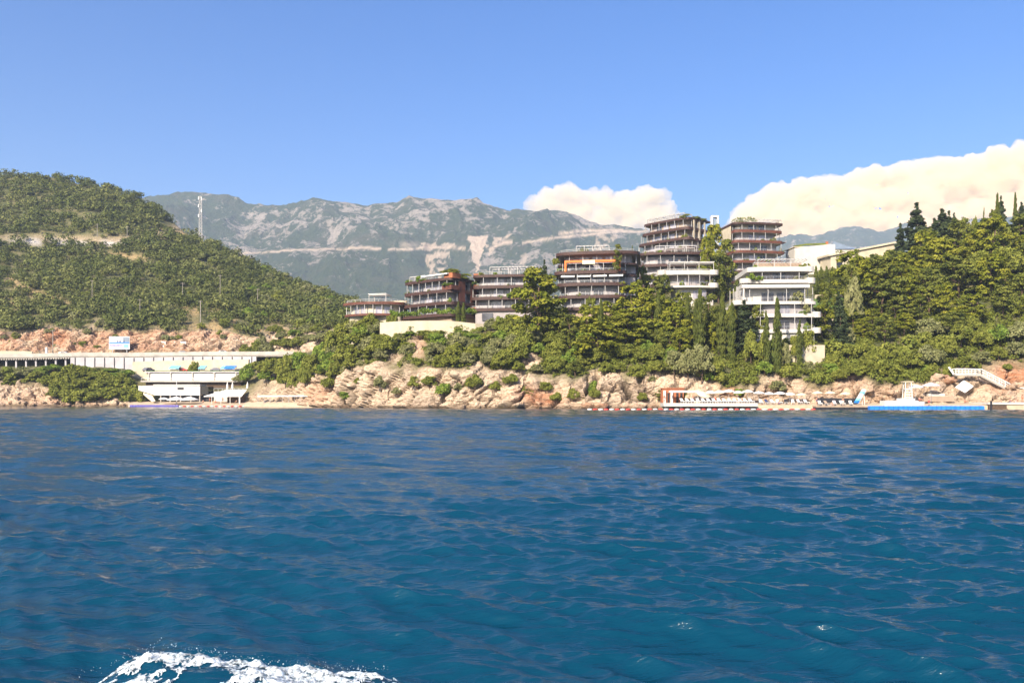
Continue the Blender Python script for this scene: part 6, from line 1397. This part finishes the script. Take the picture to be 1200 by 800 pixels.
rc = random.Random(3); P = []
for px in np.arange(628, 792, 7):
    top = float(np.interp(px, [620, 640, 668, 700, 740, 772, 782, 800], [236, 227, 219, 226, 225, 222, 236, 262])); base = 272
    y = top + 8
    while y < base: P.append((px + rc.uniform(-4, 4), y + rc.uniform(-2, 2), rc.uniform(9, 13))); y += 9
for px, py, r in ((672, 226, 8), (660, 231, 9), (690, 229, 8), (770, 230, 9), (628, 238, 8)): P.append((px, py, r))
cloud('compact cream white cumulus behind the mountain ridge left of the tallest tower', P, 9500, 900)
P = []
for px in np.arange(868, 1420, 9):
    top = float(np.interp(px, [860, 880, 905, 935, 990, 1030, 1080, 1130, 1180, 1220, 1420], [252, 238, 222, 214, 206, 199, 193, 186, 176, 172, 150])); y = top + 11
    while y < 292: P.append((px + rc.uniform(-5, 5), y + rc.uniform(-3, 3), rc.uniform(14, 18))); y += 13
for px, py, r in ((992, 209, 7), (918, 226, 8), (1150, 190, 9), (885, 245, 9)): P.append((px, py, r))
cloud('broad cream pink cloud bank rising behind the wood', P, 11000, 950)

def box_obj(name, lo, hi, m):
    o = MB().box(lo[0], hi[0], lo[1], hi[1], lo[2], hi[2]).build(name, m); return o
m, nt, ou = newmat('haze_air'); pv_ = N(nt, 'ShaderNodeVolumePrincipled'); pv_.inputs['Color'].default_value = (0.66, 0.79, 1.0, 1); pv_.inputs['Density'].default_value = 0.000115; pv_.inputs['Anisotropy'].default_value = 0.0
nt.links.new(pv_.outputs[0], ou.inputs['Volume'])
hz = box_obj('haze', (-5200, -4300, -6), (6200, 4650, 830), m); tag(hz, 'thin blue summer haze over sea and mountains', 'haze', None, 'stuff')

SUN_EL, SUN_AZ = 33.0, 210.0        # azimuth from +Y clockwise: behind the camera, to its left
w = bpy.data.worlds.new('World'); S.world = w; w.use_nodes = True; nt = w.node_tree; nt.nodes.clear()
sk = nt.nodes.new('ShaderNodeTexSky'); sk.sky_type = 'NISHITA'; sk.sun_disc = False; sk.sun_elevation = R(SUN_EL); sk.sun_rotation = R(SUN_AZ)
sk.altitude = 0; sk.air_density = 1.0; sk.dust_density = 3.0; sk.ozone_density = 4.0
bg = nt.nodes.new('ShaderNodeBackground'); bg.inputs[1].default_value = 0.100; wo = nt.nodes.new('ShaderNodeOutputWorld')
hs = nt.nodes.new('ShaderNodeHueSaturation'); hs.inputs['Saturation'].default_value = 1.38; hs.inputs['Hue'].default_value = 0.511; nt.links.new(sk.outputs[0], hs.inputs['Color']); nt.links.new(hs.outputs[0], bg.inputs[0]); nt.links.new(bg.outputs[0], wo.inputs[0])
sd_ = bpy.data.lights.new('sun', 'SUN'); sd_.energy = 4.5; sd_.angle = R(0.53); sd_.color = (1.0, 0.885, 0.72); so = link(bpy.data.objects.new('sun', sd_))
dirv = Vector((math.sin(R(SUN_AZ)) * math.cos(R(SUN_EL)), math.cos(R(SUN_AZ)) * math.cos(R(SUN_EL)), math.sin(R(SUN_EL))))
so.rotation_euler = dirv.to_track_quat('Z', 'Y').to_euler(); so.location = (0, 0, 50)
cam = bpy.data.cameras.new('camera'); cam.sensor_width = 36; cam.lens = F0 / 1200 * 36; cam.shift_y = (HZ - 400) / 1200; cam.clip_start = .1; cam.clip_end = 40000
co = link(bpy.data.objects.new('camera', cam)); co.location = (0, 0, CAMH); co.rotation_euler = (R(90), 0, 0); S.camera = co
S.view_settings.view_transform = 'Standard'; S.view_settings.look = 'None'; S.view_settings.exposure = 1.12; S.view_settings.gamma = 1.0
c = S.cycles
c.use_denoising = True; c.max_bounces = 20; c.diffuse_bounces = 2; c.glossy_bounces = 3; c.transmission_bounces = 3; c.volume_bounces = 16; c.transparent_max_bounces = 8
c.sample_clamp_direct = 4; c.sample_clamp_indirect = 4; c.caustics_reflective = False; c.caustics_refractive = False
try: c.denoiser = 'OPENIMAGEDENOISE'; c.denoising_prefilter = 'ACCURATE'
except Exception: pass

# ================================================================== labels of the plants
LM = [(60, 400, 'the orange rock'), (140, 402, 'the big billboard'), (205, 404, 'the two small banners'), (100, 440, 'the viaduct'), (215, 445, 'the white terrace'), (290, 420, 'the end of the coast road'), (60, 340, 'the ochre track'), (185, 280, 'the hill road'), (250, 370, 'the ochre clearing'), (235, 300, 'the radio mast'), (340, 375, 'the shoulder of the hill'),
      (340, 464, 'the square sunshades'), (440, 360, 'the low hotel wing'), (515, 350, 'the green roofed block'), (505, 380, 'the long cream wall'), (400, 470, 'the bay beach edge'), (590, 345, 'the four storey block'), (631, 345, 'the big round pine'), (695, 340, 'the orange framed block'), (560, 460, 'the tan cliff'), (640, 462, 'the orange cliff rock'), (720, 460, 'the cliff boulders'),
      (788, 300, 'the tallest tower'), (805, 335, 'the white canopied block'), (887, 295, 'the red brown tower'), (917, 360, 'the white terraced block'), (945, 407, 'the low cream wall'), (788, 463, 'the red brown hut'), (850, 460, 'the white parasols'), (975, 461, 'the cream parasols'), (950, 292, 'the white house'), (1010, 298, 'the cream house'), (975, 360, 'the sloping lawn'),
      (1063, 457, 'the lifeguard tower'), (1092, 450, 'the pinkish parasol'), (1135, 435, 'the stair landing'), (1190, 465, 'the stone quay'), (1074, 250, 'the tallest skyline conifer'), (1170, 235, 'the skyline cypresses'), (1060, 340, 'the middle of the wood'), (1130, 310, 'the upper wood'), (1180, 370, 'the edge of the picture'), (1110, 390, 'the lower wood')]
groups = {}
for o, sp, px, py, zone, hh in PLANTS:
    if zone == 'hedge row': o['group'] = 'clipped cypresses on the terrace'; o['label'] = 'slim clipped cypress in the row on the terrace beside the white terraced block'; continue
    cand = sorted(LM, key=lambda l: (l[0] - px) ** 2 + (1.3 * (l[1] - py)) ** 2)[0]
    dx, dy = px - cand[0], py - cand[1]
    rel = ('above' if dy < 0 else 'below') if abs(dy) * 1.2 > abs(dx) else ('left of' if dx < 0 else 'right of')
    groups.setdefault((sp, rel, cand[2]), []).append((px, o, hh))
for (sp, rel, lm), g in groups.items():
    g.sort(key=lambda t: t[0]); one, many = ODESC[sp]
    for i, (px, o, hh) in enumerate(g):
        if len(g) == 1: o['label'] = f'{one} {rel} {lm}'
        elif i == 0: o['label'] = f'leftmost of the {many} {rel} {lm}'
        elif i == len(g) - 1: o['label'] = f'rightmost of the {many} {rel} {lm}'
        elif len(g) == 3: o['label'] = f'middle one of the {many} {rel} {lm}'
        else: o['label'] = f'{ORD[i]} from left of {many} {rel} {lm}'
RN = {A.name: 'the green roofed block', Bk.name: 'the four storey block', Ck.name: 'the orange framed block', Dk.name: 'the tallest tower', Ew.name: 'the block at the tower foot', Wd.name: 'the white canopied block', Ek.name: 'the red brown tower', Fk.name: 'the white terraced block'}
pg = {}
for o, root, px, py, sp in POTS: pg.setdefault((root.name, sp), []).append((px, py, o))
for (rn, sp), g in pg.items():
    g.sort(key=lambda t: t[0]); d = {'low': 'dark green', 'bright': 'bright green', 'grey': 'grey green'}[sp]
    for i, (px, py, o) in enumerate(g): o['label'] = f'{d} potted shrub on {RN[rn]}' if len(g) == 1 else f'{ORD[i]} {d} potted shrub from the left on {RN[rn]}'
